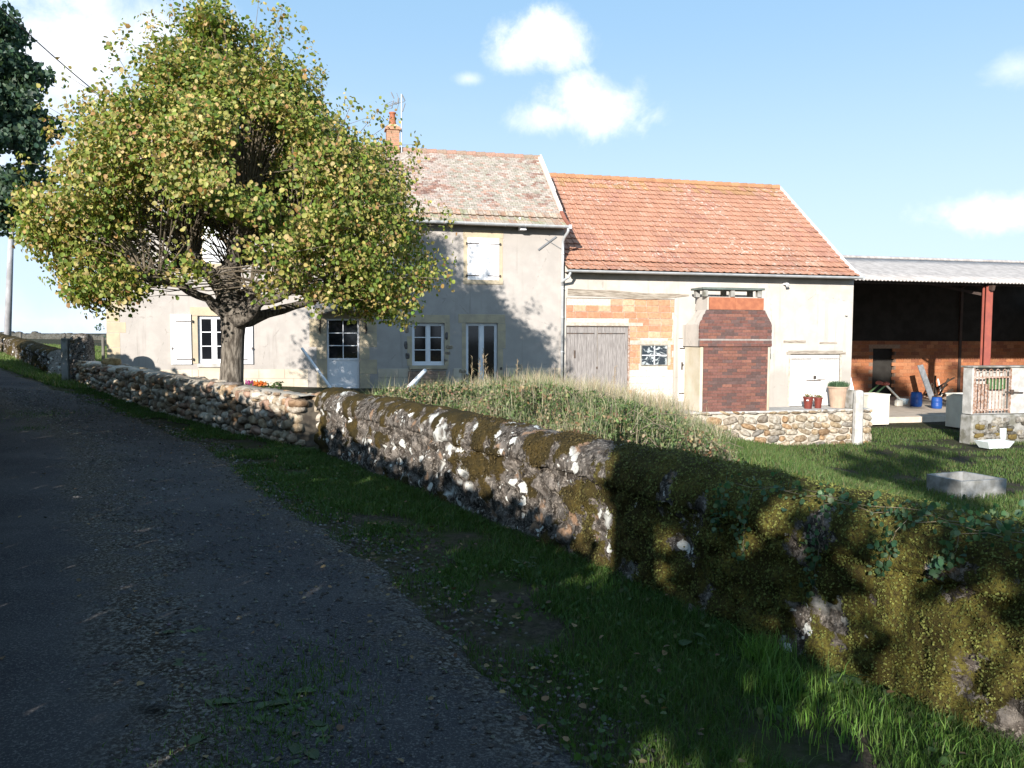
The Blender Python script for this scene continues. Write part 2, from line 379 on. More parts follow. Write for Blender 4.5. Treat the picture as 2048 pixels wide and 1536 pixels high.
def blades(name, P, h, w, col, mat, parent=None, top=None, lean=.5):
    n = len(P); P = np.asarray(P); h = np.asarray(h).reshape(-1, 1); w = np.asarray(w).reshape(-1, 1)
    an = np.random.uniform(0, 2*np.pi, n); d = np.stack([np.cos(an), np.sin(an), 0*an], 1)
    la = np.random.uniform(0, 2*np.pi, n); ln = np.stack([np.cos(la), np.sin(la), 0*la], 1)*np.abs(np.random.normal(0, lean, n))[:, None]
    up = np.array([0, 0, 1.])
    v0 = P-d*w/2; v1 = P+d*w/2; M = P+(up*.6+ln*.35)*h; v2 = M+d*w*.38; v3 = M-d*w*.38; v4 = P+(up*.95+ln)*h
    V = np.stack([v0, v1, v2, v3, v4], 1).reshape(-1, 3)
    T = np.array([(0, 1, 2), (0, 2, 3), (3, 2, 4)]); Fc = (T[None]+np.arange(n)[:, None, None]*5).reshape(-1, 3)
    return finish(name, V, Fc, mat, parent, top, np.repeat(col, 5, axis=0))
def mixcol(n, cols, wts, jit=.18):
    c = np.array(cols)[np.random.choice(len(cols), n, p=np.array(wts)/sum(wts))]
    return np.clip(c*(1+np.random.normal(0, jit, (n, 1)))*(1+np.random.normal(0, .06, (n, 3))), .003, 1)

# ================================================================= SETTING: ground, road
def make_ground():
    xs = np.concatenate([np.linspace(-900, -60, 14), np.linspace(-55, -14, 30), np.linspace(-13.5, 22, 143), np.linspace(23, 55, 30), np.linspace(60, 900, 14)])
    ys = np.concatenate([np.linspace(-300, -20, 8), np.linspace(-18, 0, 25), np.linspace(.25, 30, 120), np.linspace(30.5, 60, 50), np.linspace(65, 1200, 22)])
    X, Y = np.meshgrid(xs, ys); Z = ground(X, Y)
    P = np.stack([X.ravel(), Y.ravel(), Z.ravel()], 1)
    near = (np.abs(P[:, 0]) < 40) & (np.abs(P[:, 1]) < 60)
    P[:, 2] += near*(fbm(P, .8, 3)-.5)*.05 - .012
    far = np.maximum(0, np.hypot(P[:, 0], P[:, 1])-80); P[:, 2] -= far*.002*0
    nx = len(xs); ny = len(ys); i = np.arange(nx*ny).reshape(ny, nx)
    Fc = np.stack([i[:-1, :-1], i[:-1, 1:], i[1:, 1:], i[1:, :-1]], -1).reshape(-1, 4)
    m = bpy.data.materials.new('grassy_earth'); m.use_nodes = True; t = NT(m.node_tree)
    tc = t.n('ShaderNodeTexCoord'); v = tc.outputs['Object']
    g = t.mix(t.step(t.noise(v, 9, 6, .7), .35, .65), (.030, .045, .013), (.055, .058, .026))
    e = t.mix(t.step(t.noise(v, 22, 6, .7), .35, .65), (.032, .026, .02), (.085, .07, .055))
    col = t.mix(t.step(t.noise(v, 1.6, 7, .75), .40, .58), g, e)
    b = t.n('ShaderNodeBsdfPrincipled'); t.l(col, b.inputs['Base Color']); b.inputs['Roughness'].default_value = 1; b.inputs['Specular IOR Level'].default_value = .1
    bn = t.n('ShaderNodeBump'); bn.inputs['Strength'].default_value = .8; bn.inputs['Distance'].default_value = .06
    t.l(t.noise(v, 30, 7, .75), bn.inputs['Height']); t.l(bn.outputs[0], b.inputs['Normal'])
    o = t.n('ShaderNodeOutputMaterial'); t.l(b.outputs[0], o.inputs[0])
    finish('ground', P, Fc, m, top=dict(off=(0, 0, 0), frame='W', kind='structure'), smooth=True)
make_ground()

REDGE = [ong(*p)[:2] for p in [(1560, 1900), (1240, 1536), (1010, 1330), (790, 1140), (540, 985), (420, 890), (300, 850), (170, 800), (90, 768), (0, 737)]]
REDGE = [REDGE[0]+(REDGE[0]-REDGE[1])*4]+REDGE+[REDGE[-1]+(REDGE[-1]-REDGE[-2])*6]
REDGE = np.array(REDGE)
def resample(P, step):
    d = np.r_[0, np.cumsum(np.linalg.norm(np.diff(P, axis=0), axis=1))]; n = int(d[-1]/step)+2; q = np.linspace(0, d[-1], n)
    return np.stack([np.interp(q, d, P[:, k]) for k in range(P.shape[1])], 1)
RE = resample(REDGE, .12)
def make_road():
    tn = np.gradient(RE, axis=0); tn /= np.hypot(tn[:, 0], tn[:, 1])[:, None]
    k = np.ones(25)/25; tn = np.stack([np.convolve(np.pad(tn[:, i], 12, 'edge'), k, 'valid') for i in (0, 1)], 1)
    nl = np.stack([-tn[:, 1], tn[:, 0]], 1)           # towards the left verge
    P3 = np.c_[RE, 0*RE[:, 0]]
    jr = (fbm(P3, 1.5, 5)-.5)*.5+(fbm(P3, 8, 6)-.5)*.16
    W = 3.1; us = np.linspace(0, 1, 26); rows = []
    for u in us:
        e = RE+nl*((W*u)+(jr*(1-u) if u < .5 else -jr*(u)))[:, None]
        # crown of the road and the two wheel tracks
        z = ground(e[:, 0], e[:, 1])+.012+.03*np.sin(math.pi*u)
        q = np.c_[e, z]; q[:, 2] += (fbm(q, 2.2, 8)-.5)*.02
        if u in (0, 1): q[:, 2] -= .03
        rows.append(q)
    cols = np.tile(np.stack([us, us*0, us*0], 1), (len(RE), 1))
    V = np.stack(rows, 1); n, m, _ = V.shape; i = np.arange(n*m).reshape(n, m)
    Fc = np.stack([i[:-1, :-1], i[1:, :-1], i[1:, 1:], i[:-1, 1:]], -1).reshape(-1, 4)
    mt = bpy.data.materials.new('worn_asphalt'); mt.use_nodes = True; t = NT(mt.node_tree)
    tc = t.n('ShaderNodeTexCoord'); v = tc.outputs['Object']
    at_ = t.n('ShaderNodeAttribute'); at_.attribute_name = 'Col'; sx = t.n('ShaderNodeSeparateColor'); t.l(at_.outputs[0], sx.inputs[0]); u = t.math('ADD', sx.outputs[0], t.math('MULTIPLY', t.math('SUBTRACT', t.noise(v, 1.1, 5), .5), .28))
    mid = t.math('SUBTRACT', 1, t.step(t.math('ABSOLUTE', t.math('SUBTRACT', u, .5)), .03, .15)); edge = t.math('SUBTRACT', 1, t.step(u, .0, .17))
    rough_ = t.math('MAXIMUM', mid, edge)
    col = t.mix(t.step(t.noise(v, .8, 6, .6), .35, .68), (.026, .026, .031), (.050, .049, .052))
    grit = t.noise(v, 85, 3, .7); col = t.mix(t.math('MULTIPLY', t.step(grit, .50, .66), .8), col, (.13, .125, .12))
    col = t.mix(t.math('MULTIPLY', rough_, t.step(t.noise(v, 7, 6, .75), .40, .52)), col, t.mix(t.step(t.noise(v, 45, 4, .7), .48, .60), (.028, .022, .016), (.15, .14, .125)))
    cr = t.n('ShaderNodeTexVoronoi'); cr.feature = 'DISTANCE_TO_EDGE'; t.l(t.map(v, (1, .7, 1)), cr.inputs['Vector']); cr.inputs['Scale'].default_value = .9
    crk = t.math('SUBTRACT', 1, t.step(t.math('ADD', cr.outputs['Distance'], t.math('MULTIPLY', t.noise(v, 9, 5, .7), .05)), .026, .040)); col = t.mix(t.math('MULTIPLY', crk, t.math('MULTIPLY', t.step(t.noise(v, .7, 2), .5, .6), .3)), col, (.015, .013, .012))
    col = t.mix(t.math('MULTIPLY', t.step(t.noise(v, 28, 5, .7), .6, .75), .6), col, (.035, .028, .02))
    soil = t.step(t.noise(v, 1.7, 6, .7), .60, .72); col = t.mix(t.math('MULTIPLY', soil, .55), col, (.06, .048, .034))
    b = t.n('ShaderNodeBsdfPrincipled'); t.l(col, b.inputs['Base Color']); b.inputs['Roughness'].default_value = .95; b.inputs['Specular IOR Level'].default_value = .15
    bn = t.n('ShaderNodeBump'); bn.inputs['Strength'].default_value = .7; bn.inputs['Distance'].default_value = .012
    t.l(t.math('ADD', t.noise(v, 90, 5, .7), t.noise(v, 14, 4)), bn.inputs['Height']); t.l(bn.outputs[0], b.inputs['Normal'])
    o = t.n('ShaderNodeOutputMaterial'); t.l(b.outputs[0], o.inputs[0])
    finish('road', V.reshape(-1, 3), Fc, mt, top=dict(off=(0, 0, 0), frame='W', kind='structure'), cols=cols, smooth=True)
    return RE+nl*W
LE = make_road()

# ================================================================= HOUSE
H_SL = fac(213, 650)[0]; H_SR = 6.92; H_ZE = 5.0; H_D = 6.3
def wall_holes(mb, s0, s1, z0, z1, holes, t=0., depth=.35):
    xs = sorted({s0, s1, *[h[0] for h in holes], *[h[1] for h in holes]}); zs = sorted({z0, z1, *[h[2] for h in holes], *[h[3] for h in holes]})
    for i in range(len(xs)-1):
        for j in range(len(zs)-1):
            cx = (xs[i]+xs[i+1])/2; cz = (zs[j]+zs[j+1])/2
            if any(h[0] < cx < h[1] and h[2] < cz < h[3] for h in holes): continue
            mb.quad((xs[i], t, zs[j]), (xs[i+1], t, zs[j]), (xs[i+1], t, zs[j+1]), (xs[i], t, zs[j+1]))
    for a, b, c, d in holes:
        mb.quad((a, t, c), (a, t, d), (a, t+depth, d), (a, t+depth, c)); mb.quad((b, t, c), (b, t+depth, c), (b, t+depth, d), (b, t, d))
        mb.quad((a, t, d), (b, t, d), (b, t+depth, d), (a, t+depth, d)); mb.quad((a, t, c), (a, t+depth, c), (b, t+depth, c), (b, t, c))
        mb.quad((a, t+depth, c), (a, t+depth, d), (b, t+depth, d), (b, t+depth, c))

# roof profile: list of (t, z) from eave to ridge
H_PROF = [(-.42, 5.03), (-.05, 5.22), (.35, 5.52), (3.1, 7.84)]
B_PROF = [(-.42, 3.68), (0, 3.90), (.45, 4.22), (4.75, 7.58)]
def prof_at(prof, d):
    for (a, b) in zip(prof[:-1], prof[1:]):
        L = math.hypot(b[0]-a[0], b[1]-a[1])
        if d <= L or b is prof[-1]:
            f = d/L; return a[0]+(b[0]-a[0])*f, a[1]+(b[1]-a[1])*f, (b[0]-a[0])/L, (b[1]-a[1])/L
        d -= L
def prof_len(prof): return sum(math.hypot(b[0]-a[0], b[1]-a[1]) for a, b in zip(prof[:-1], prof[1:]))
def tiles(mb, prof, s0, s1, tw, ex, thick, colf, d0=0, d1=None, ripple=0, jit=.004, slope_edge=None):
    L = prof_len(prof) if d1 is None else d1
    nrow = int((L-d0)/ex)
    for r in range(nrow+1):
        d = d0+r*ex
        if d > L-.02: break
        t0, z0, ct, cz = prof_at(prof, min(d, L-.01)); ln = min(ex*1.25, L-d+.02)
        nx, nz = -cz, ct                      # outward normal (t, z)
        off = (tw/2 if r % 2 else 0) if not ripple else 0
        n = int((s1-s0)/tw)+2
        for k in range(n):
            a = s0+(k-.5)*tw+off+.004; b = a+tw-.008
            if b < s0+.02 or a > s1-.02: continue
            a = max(a, s0); b = min(b, s1)
            h = thick*random.uniform(.85, 1.3)+random.uniform(0, jit); jj = random.uniform(-jit, jit)*1.5
            c = colf((a+b)/2, d)
            def pt(s, dd, hh): return (s, t0+ct*dd+nx*hh, z0+cz*dd+nz*hh)
            if not ripple:
                vs = [pt(a, jj, 0), pt(b, jj, 0), pt(b, jj, h+.004), pt(a, jj, h+.004), pt(b, ln, .004), pt(a, ln, .004)]
                mb.add(vs, [(0, 1, 2, 3), (3, 2, 4, 5)], c)
            else:                             # interlocking tile: flat pan with a raised roll
                w = b-a; pr = [(0, .7), (.12, 1.1), (.3, 1.1), (.42, .6), (.7, .5), (1, .65)]
                vs = [pt(a+w*u, jj, h*.5+ripple*q-.023) for u, q in pr]+[pt(a+w*u, jj, h*.5+ripple*q) for u, q in pr]+[pt(a+w*u, ln, ripple*q-.014) for u, q in pr]
                m = len(pr); fs = [(i, i+1, m+i+1, m+i) for i in range(m-1)]+[(m+i, m+i+1, 2*m+i+1, 2*m+i) for i in range(m-1)]
                mb.add(vs, fs, c)
def house_tile(s, d):
    n = mn.noise(Vector((s*.5, d*1.3, 3)))+.6*mn.noise(Vector((s*1.4, d*4, 7)))+.32*mn.noise(Vector((s*4, d*9, 9)))
    r = random.random(); red = n+random.gauss(0, .22)
    edge = .35 if s > 6.3 or d < .9 else 0
    left = .25 if s < 3.1 else 0
    if red+edge*.6+left*.6 > .50: c = random.choice([(.30, .17, .13), (.25, .15, .125), (.34, .20, .155)])
    elif r < .40: c = (.47, .41, .36)
    elif r < .80: c = (.36, .335, .275) if s > 3.5 else (.46, .36, .32)
    else: c = (.42, .28, .22)
    k = random.uniform(.78, 1.15); return tuple(x*k for x in c)
def house_tile_low(s, d):
    r = random.random(); c = (.40, .25, .17) if r < .45 else (.44, .36, .27) if r < .8 else (.33, .32, .2)
    k = random.uniform(.8, 1.15); return tuple(x*k for x in c)
def barn_tile(s, d):
    n = mn.noise(Vector((s*.5, d*.25, 1)))
    c = (.47, .245, .165) if random.random() < .8 else (.44, .23, .155)
    if n > .12 and random.random() < .4: c = (.42, .215, .155)
    if random.random() < .06: c = (.47, .28, .20)
    if d > 5.4 and random.random() < .5: c = (.42, .24, .12)
    k = random.uniform(.9, 1.08); return tuple(x*k for x in c)

house = thing('farmhouse', 'two storey beige farmhouse with mossy tiled roof and white windows behind the lime tree', 'house', (0, 0, 0))
OPEN = {'w1': fr(396, 632, 459, 727), 'door': fr(654, 637, 719, 779), 'w2': fr(824, 646, 889, 731), 'fd': fr(932, 646, 995, 775)}
OPEN['door'] = (OPEN['door'][0], OPEN['door'][1], .0, OPEN['door'][3]); OPEN['fd'] = (OPEN['fd'][0], OPEN['fd'][1], -.02, OPEN['fd'][3])
def make_house():
    m = MB(); wall_holes(m, H_SL, H_SR, -2, H_ZE+.15, list(OPEN.values()), 0, .35)
    D = H_D; zr = 7.75
    m.add([(H_SL, 0, -2), (H_SL, D, -2), (H_SL, D, H_ZE+.15), (H_SL, D/2, zr), (H_SL, 0, H_ZE+.15)], [(0, 4, 3, 2, 1)])
    m.add([(H_SR, 0, -2), (H_SR, D, -2), (H_SR, D, H_ZE+.15), (H_SR, D/2, zr), (H_SR, 0, H_ZE+.15)], [(0, 1, 2, 3, 4)])
    m.quad((H_SR, D, -2), (H_SL, D, -2), (H_SL, D, H_ZE+.15), (H_SR, D, H_ZE+.15))
    m.build('wall', STUCCO, house)
    # yellow stone: corner, dressed surrounds, plinth courses
    m = MB()
    def blk(s0, s1, z0, z1, pr=.006): m.box(s0, s1, -pr, .02, z0, z1)
    z = -.1
    while z < H_ZE-.2:
        h = random.uniform(.3, .42); w = random.choice([.34, .5]); blk(H_SL-.006, H_SL+w, z, z+h-.012); z += h
    a, b, c, d = OPEN['door']; z = c
    while z < d:
        h = min(random.uniform(.36, .5), d-z)
        if h < .03: break
        blk(a-random.choice([.30, .5]), a-.002, z, z+h-.01, .008); blk(b+.002, b+random.choice([.3, .52]), z, z+h-.01, .008); z += h
    blk(a-.28, b+.28, d+.004, d+.30, .010)
    a, b, c, d = OPEN['fd']; blk(a-.24, b+.24, d+.004, d+.27, .012); z = c
    while z < d:
        h = min(random.uniform(.5, .7), d-z)
        if h < .03: break
        blk(a-.13, a-.002, z, z+h-.008, .008); blk(b+.002, b+random.choice([.18, .26]), z, z+h-.008, .008); z += h
    a, b, c, d = OPEN['w2']; blk(a-.16, b+.16, d+.004, d+.25, .010); blk(a-.15, a-.002, c, d-.4, .007); blk(b+.002, b+.17, c+.5, d, .007); blk(b+.002, b+.13, c, c+.49, .012)
    a, b, c, d = OPEN['w1']; blk(a-.17, a-.002, c, d, .010); blk(b+.002, b+.16, c, d, .010); blk(a-.2, b+.2, d+.004, d+.25, .010)
    m.each('dressed_stone', ASHLAR, house, bevel=.006)
    m = MB()
    segs = [(H_SL+.55, OPEN['w1'][0]-.0), (OPEN['w1'][1]+.0, OPEN['door'][0]-.55), (OPEN['door'][1]+.55, 2.03), (3.36, OPEN['fd'][0]-.14), (OPEN['fd'][1]+.27, H_SR-.02)]
    for s0, s1 in segs:
        for r, (z0, z1) in enumerate(((-.4, .05), (.055, .32), (.325, .60))):
            s = s0+random.uniform(-.3, 0); first = True
            while s < s1:
                w = random.uniform(.7, 1.1); e = min(s+w, s1)
                m.box(max(s, s0), e-.007, -.012, .02, z0, z1-.006); s += w
    m.box(OPEN['w1'][0], OPEN['w1'][1], -.012, .02, -.4, OPEN['w1'][2]-.1)
    m.each('plinth_slab', PLINTH, house, bevel=.004)
    # crumbled render with rubble showing round the kitchen window
    rk = Rocks()
    for (x, y, w, h) in [(814, 660, 7, 12), (812, 690, 6, 16), (815, 712, 8, 12), (893, 672, 6, 16), (899, 694, 14, 8), (895, 706, 12, 6), (892, 720, 8, 6), (925, 742, 16, 8), (932, 754, 8, 14), (1040, 735, 9, 14), (1034, 746, 7, 8), (1002, 737, 5, 6), (995, 745, 6, 6)]:
        a, b, c, d = fr(x-w/2, y-h/2, x+w/2, y+h/2)
        rk.add(((a+b)/2, .0, (c+d)/2), (b-a, .05, d-c), col=random.choice([(.13, .12, .12), (.28, .24, .2), (.4, .35, .28)]))
    rk.build('exposed_rubble', CSTONE, house)
    # thin bricks below the kitchen window
    m = MB(); a, b, c, d = fr(816, 742, 892, 778); z = c-.1
    while z < d-.03:
        s = a-random.uniform(0, .2)
        while s < b:
            e = s+.22; k = random.uniform(.75, 1.1); m.box(max(s, a), min(e, b)-.008, -.03, .01, z, z+.036, (.40*k, .28*k, .22*k)); s = e
        z += .05
    m.box(a, b, -.015, .01, c-.1, d, (.16, .13, .11))
    m.build('brick_apron', CMASON, house, attr=True)
    # roof
    m = MB(); s0 = H_SL-.12; s1 = H_SR
    tiles(m, H_PROF, s0, s1-.03, .17, .115, .014, house_tile, d0=.93)
    roof = m.build('roof', HTILE, house, attr=True)
    m = MB(); tiles(m, H_PROF, s0, s1-.03, .24, .31, .016, house_tile_low, d0=0, d1=.93, ripple=.03); m.build('lower_tile_courses', HTILE, roof, attr=True)
    m = MB(); back = [(H_D-t, z) for t, z in H_PROF]
    m.add([(s0, t, z) for t, z in back]+[(s1, t, z) for t, z in back], [(i, i+1, 5+i, 4+i) for i in range(3)], (.3, .16, .11))
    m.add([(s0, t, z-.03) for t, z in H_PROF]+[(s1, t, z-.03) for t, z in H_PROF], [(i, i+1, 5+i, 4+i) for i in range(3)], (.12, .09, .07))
    m.build('roof_deck', CTILE, roof, attr=True)
    m = MB(); s = s0
    while s < s1: m.tube([(s, 3.15, 7.86), (s+.36, 3.15, 7.875)], [.10, .115], 10, (.33*random.uniform(.85, 1.1), .22, .17)); s += .34
    m.build('ridge_tiles', CTILE, roof, attr=True)
    m = MB()                                # white verge board, broken in the middle, with dark red lower end
    pr = [(-.45, 5.02), (-.05, 5.24), (.35, 5.54), (3.15, 7.90)]
    for k, (a, b) in enumerate(zip(pr[:-1], pr[1:])):
        m.beam((s1-.0, a[0], a[1]+.05), (s1-.0, b[0], b[1]+.05), .10, .06, (.62, .57, .52) if k == 2 else (.30, .12, .08))
    m.beam((s1+.055, 3.15, 7.93), (s1+.055, 1.35, 6.40), .05, .17, (.74, .70, .66)); m.beam((s1+.055, 1.3, 6.33), (s1+.055, .5, 5.66), .05, .11, (.70, .62, .56))
    m.beam((s1+.055, 1.75, 6.72), (s1+.06, 1.35, 6.36), .06, .2, (.76, .73, .70))
    m.build('verge', CMASON, roof, attr=True)
    # gutter and downpipe
    m = MB(); g0 = H_SL-.1; gp = [(.075*math.cos(a), .075*math.sin(a)) for a in np.linspace(math.pi, 2*math.pi, 9)]
    vs = [(s, -.48+p, 5.03+q) for s in (g0, H_SR+.05) for p, q in gp]+[(s, -.48+p*.85, 5.035+q*.85) for s in (g0, H_SR+.05) for p, q in gp]
    fs = [(i, i+1, 10+i, 9+i) for i in range(8)]+[(18+i, 27+i, 28+i, 19+i) for i in range(8)]+[(9+i, 10+i, 28+i, 27+i) for i in range(8)]+[(0, 9, 27, 18), (8, 26, 35, 17)]
    m.add(vs, fs)
    m.box(H_SR-.02, H_SR+.07, -.57, -.40, 4.93, 5.06)
    s = g0+.3
    while s < H_SR: m.tube([(s, -.562, 5.045), (s, -.55, 4.975), (s, -.48, 4.945), (s, -.41, 4.975)], .008, 5); s += .62
    gut = m.build('gutter', ZINC, house)
    m = MB(); sp = H_SR-.07; m.tube([(sp+.05, -.48, 4.96), (sp+.05, -.46, 4.86), (sp+.01, -.20, 4.70), (sp, -.08, 4.60), (sp, -.07, 4.4), (sp, -.07, 0)], .045, 10)
    for z in (4.2, 3.1, 2.2, 1.1): m.tube([(sp, -.07, z-.015), (sp, -.07, z+.015)], .055, 10)
    m.build('downpipe', ZINC, house, smooth=True)
    m = MB(); a, b, c, d = fr(1040, 452, 1052, 460, -.3); m.box(a, b, -.36, -.05, c, d); m.box(a+.03, a+.09, -.05, 0, c+.02, d+.3); m.build('eaves_box', WHITE, house)
    m = MB(); m.box(H_SL, H_SR, -.36, 0, 4.985, 5.0)
    m.build('soffit', BEAM, house)
    # iron tie anchor
    m = MB(); A = fac(1076, 500); B = fac(1112, 473); C = fac(1090, 478); Dd = fac(1125, 500)
    m.beam((A[0], -.03, A[1]), (B[0], -.03, B[1]), .03, .05); m.beam((C[0], -.02, C[1]), (Dd[0], -.02, Dd[1]), .02, .02); m.build('tie_anchor', LEAD, house)
make_house()

def window_unit(host, box, cols, rows, t=.12, bar=.055, mull=.09, low=.09, door_panel=0, name='window', nomid=False):
    a, b, c, d = box; w = MB(); e = .003; a += e; b -= e; c += e; d -= e
    fw = .055
    w.box(a, a+fw, t-.04, t+.04, c, d); w.box(b-fw, b, t-.04, t+.04, c, d); w.box(a+fw, b-fw, t-.04, t+.04, d-fw, d); w.box(a+fw, b-fw, t-.04, t+.04, c, c+low)
    ia, ib, ic, id_ = a+fw, b-fw, c+low, d-fw
    if door_panel: w.box(ia, ib, t-.02, t+.03, ic, ic+door_panel); w.box(ia, ib, t-.035, t+.035, ic+door_panel, ic+door_panel+.07); ic += door_panel+.07
    if mull and cols == 2: mx = (ia+ib)/2; w.box(mx-mull/2, mx+mull/2, t-.045, t+.03, ic, id_); spans = [(ia, mx-mull/2), (mx+mull/2, ib)]
    else: spans = [(ia, ib)]
    if not mull and cols == 2: mx = (ia+ib)/2; w.box(mx-.013, mx+.013, t-.025, t+.02, ic, id_)
    for k in range(1, rows):
        z = ic+(id_-ic)*k/rows
        for p, q in spans: w.box(p, q, t-.022, t+.02, z-.013, z+.013)
    for p, q in spans if mull else [(ia, ib)]:
        if mull:
            for zz in ((ic, ic+.03), (id_-.03, id_)): w.box(p, q, t-.03, t+.02, *zz)
            w.box(p, p+.03, t-.03, t+.02, ic+.03, id_-.03); w.box(q-.03, q, t-.03, t+.02, ic+.03, id_-.03)
    o = w.build(name, WHITE, host, bevel=.004)
    g = MB()
    for p, q in spans: g.box(p, q, t-.004, t+.006, ic, id_)
    g.build('pane', GLASS, o); return o, (ia, ib, ic, id_)
def dark_room(host, box, t=.3):
    pass
def shutter(host, s0, s1, z0, z1, t=-.06, hinge_side=1, label=None, closed=False, mat=None):
    m = MB(); n = 4; w = (s1-s0)/n
    for k in range(n): m.box(s0+k*w+.001, s0+(k+1)*w-.001, t, t+.035, z0, z1)
    o = m.build('shutter', mat or WHITE, host, bevel=.003)
    m = MB(); L = (s1-s0)*.74
    for z in (z0+(z1-z0)*.10, z0+(z1-z0)*.86):
        if hinge_side > 0: m.box(s1-L, s1+.04, t-.008, t-.001, z-.014, z+.014); m.box(s1+.02, s1+.05, t-.02, t+.04, z-.035, z+.035)
        else: m.box(s0-.04, s0+L, t-.008, t-.001, z-.014, z+.014); m.box(s0-.05, s0-.02, t-.02, t+.04, z-.035, z+.035)
    if not closed:
        zc = z0+(z1-z0)*.32; sx = s0+.03 if hinge_side > 0 else s1-.03; m.tube([(sx-.02, t-.015, zc+.06), (sx+.03, t-.02, zc), (sx, t-.015, zc-.06)], .009, 5); m.box(sx-.02, sx+.04, t-.012, t-.001, zc-.01, zc+.012)
    m.build('ironwork', IRON, o); return o

def sill(host, box, w=.07, z=0, mat=ASHLAR, h=.11):
    a, b, c, d = box; m = MB(); m.box(a-w, b+w, -.07, .11, c-h, c-.001); m.build('sill', mat, host, bevel=.008)
w1, _ = window_unit(house, OPEN['w1'], 2, 3); sill(house, OPEN['w1'], .02, mat=CONC)
a, b, c, d = OPEN['w1']
sL = fr(342, 624, 383, 726); shutter(house, sL[0], sL[1], c-.02, d+.04, hinge_side=1); sR = fr(464, 634, 506, 729); shutter(house, sR[0], sR[1], c-.02, d+.04, hinge_side=-1)
w2, _ = window_unit(house, OPEN['w2'], 2, 3); sill(house, OPEN['w2'], .09)
fd, _ = window_unit(house, OPEN['fd'], 2, 1, name='french_door', low=.1, mull=.11)
dr, pin = window_unit(house, OPEN['door'], 2, 3, mull=0, door_panel=.72, low=.12, name='front_door', bar=.1)
m = MB(); a, b, c, d = OPEN['door']; m.box(b-.11, b-.085, .05, .08, c+1.0, c+1.14); m.beam((b-.1, .045, c+1.08), (b-.21, .045, c+1.08), .02, .02); m.build('door_handle', IRON, dr)
m = MB(); m.box(a-.1, b+.1, -.35, .0, c-.18, c-.02); m.build('doorstep', CONC, house, bevel=.01)
# closed shutters upstairs
for (x0, y0, x1, y1) in ((935, 476, 998, 560), (598, 452, 645, 541), (405, 436, 462, 527)):
    a, b, c, d = fr(x0, y0, x1, y1); mid = (a+b)/2
    m = MB(); m.box(a-.14, b+.14, -.010, .02, d+.002, d+.24); m.box(a-.12, a-.002, -.008, .02, c, d); m.box(b+.002, b+.12, -.008, .02, c, d); m.box(a-.13, b+.13, -.03, .02, c-.13, c-.002)
    m.build('window_surround', ASHLAR, house, bevel=.005)
    shutter(house, a, mid-.003, c, d, -.035, -1, closed=True); shutter(house, mid+.003, b, c, d, -.035, 1, closed=True)
# iron and glass canopy over the door
cn = thing('door_canopy', 'small peaked canopy on iron brackets above the white glazed front door', 'canopy', (0, 0, 2.2))
a, b, c, d = OPEN['door']; cz = d+.10; mid = (a+b)/2; hw = .72
m = MB()
for sgn in (-1, 1):
    m.quad((mid, -.02, cz+.22), (mid+sgn*hw, -.02, cz), (mid+sgn*hw, -.55, cz-.02), (mid, -.55, cz+.2)); m.quad((mid, -.55, cz+.21), (mid+sgn*hw, -.55, cz-.01), (mid+sgn*hw, -.02, cz+.01), (mid, -.02, cz+.23))
m.build('canopy_sheet', BARKD, cn)
m = MB()
for sgn in (-1, 1):
    m.beam((mid, -.56, cz+.2), (mid+sgn*hw, -.56, cz-.02), .025, .04); m.beam((mid+sgn*(hw-.05), -.02, cz-.03), (mid+sgn*(hw-.05), -.55, cz-.03), .02, .03); m.box(mid+sgn*(hw-.05)-.015, mid+sgn*(hw-.05)+.015, -.04, -.012, cz-.55, cz)
    m.tube([(mid+sgn*(hw-.05), -.03, cz-.52), (mid+sgn*(hw-.05), -.12, cz-.38), (mid+sgn*(hw-.05), -.22, cz-.2), (mid+sgn*(hw-.05), -.45, cz-.05)], .012, 5)
    m.tube([(mid+sgn*(hw-.05), -.03, cz-.3), (mid+sgn*(hw-.02), -.12, cz-.42), (mid+sgn*(hw-.05), -.05, cz-.5)], .018, 5)
m.build('bracket', IRON, cn)
# chimney with pot
cs = fac(785, 250, 3.1)[0]
z275 = fac(785, 280, 3.1)[1]
m = MB(); z = 7.4; zt = fac(785, 262, 3.1)[1]
while z < zt:
    for side in range(4):
        k = random.uniform(.8, 1.15); c = (.42*k, .22*k, .14*k)
    s = cs-.21
    w = .42
    m.box(s, s+w, 2.89, 3.31, z, z+.052, (.40*random.uniform(.85, 1.1), .215, .14)); z += .062
m.box(cs-.2, cs+.2, 2.9, 3.3, 7.4, zt, (.45, .40, .34)); m.box(cs-.26, cs+.26, 2.84, 3.36, zt, zt+.06, (.42, .24, .16)); m.box(cs-.23, cs+.23, 2.87, 3.33, zt+.06, zt+.11, (.40, .22, .14))
m.add([(cs-.21, 2.89, zt+.11), (cs+.21, 2.89, zt+.11), (cs+.21, 3.31, zt+.11), (cs-.21, 3.31, zt+.11), (cs-.12, 2.98, zt+.2), (cs+.12, 2.98, zt+.2), (cs+.12, 3.22, zt+.2), (cs-.12, 3.22, zt+.2)], [(0, 1, 5, 4), (1, 2, 6, 5), (2, 3, 7, 6), (3, 0, 4, 7), (4, 5, 6, 7)], (.45, .40, .28))
ch = m.build('chimney', CMASON, house, attr=True)
m = MB(); m.lathe([(.135, .18), (.115, .3), (.095, .48), (.09, .56), (.12, .57), (.12, .61), (.075, .61), (.07, .3)], (cs, 3.1, zt)); m.build('chimney_pot', TERRA, ch, smooth=True)
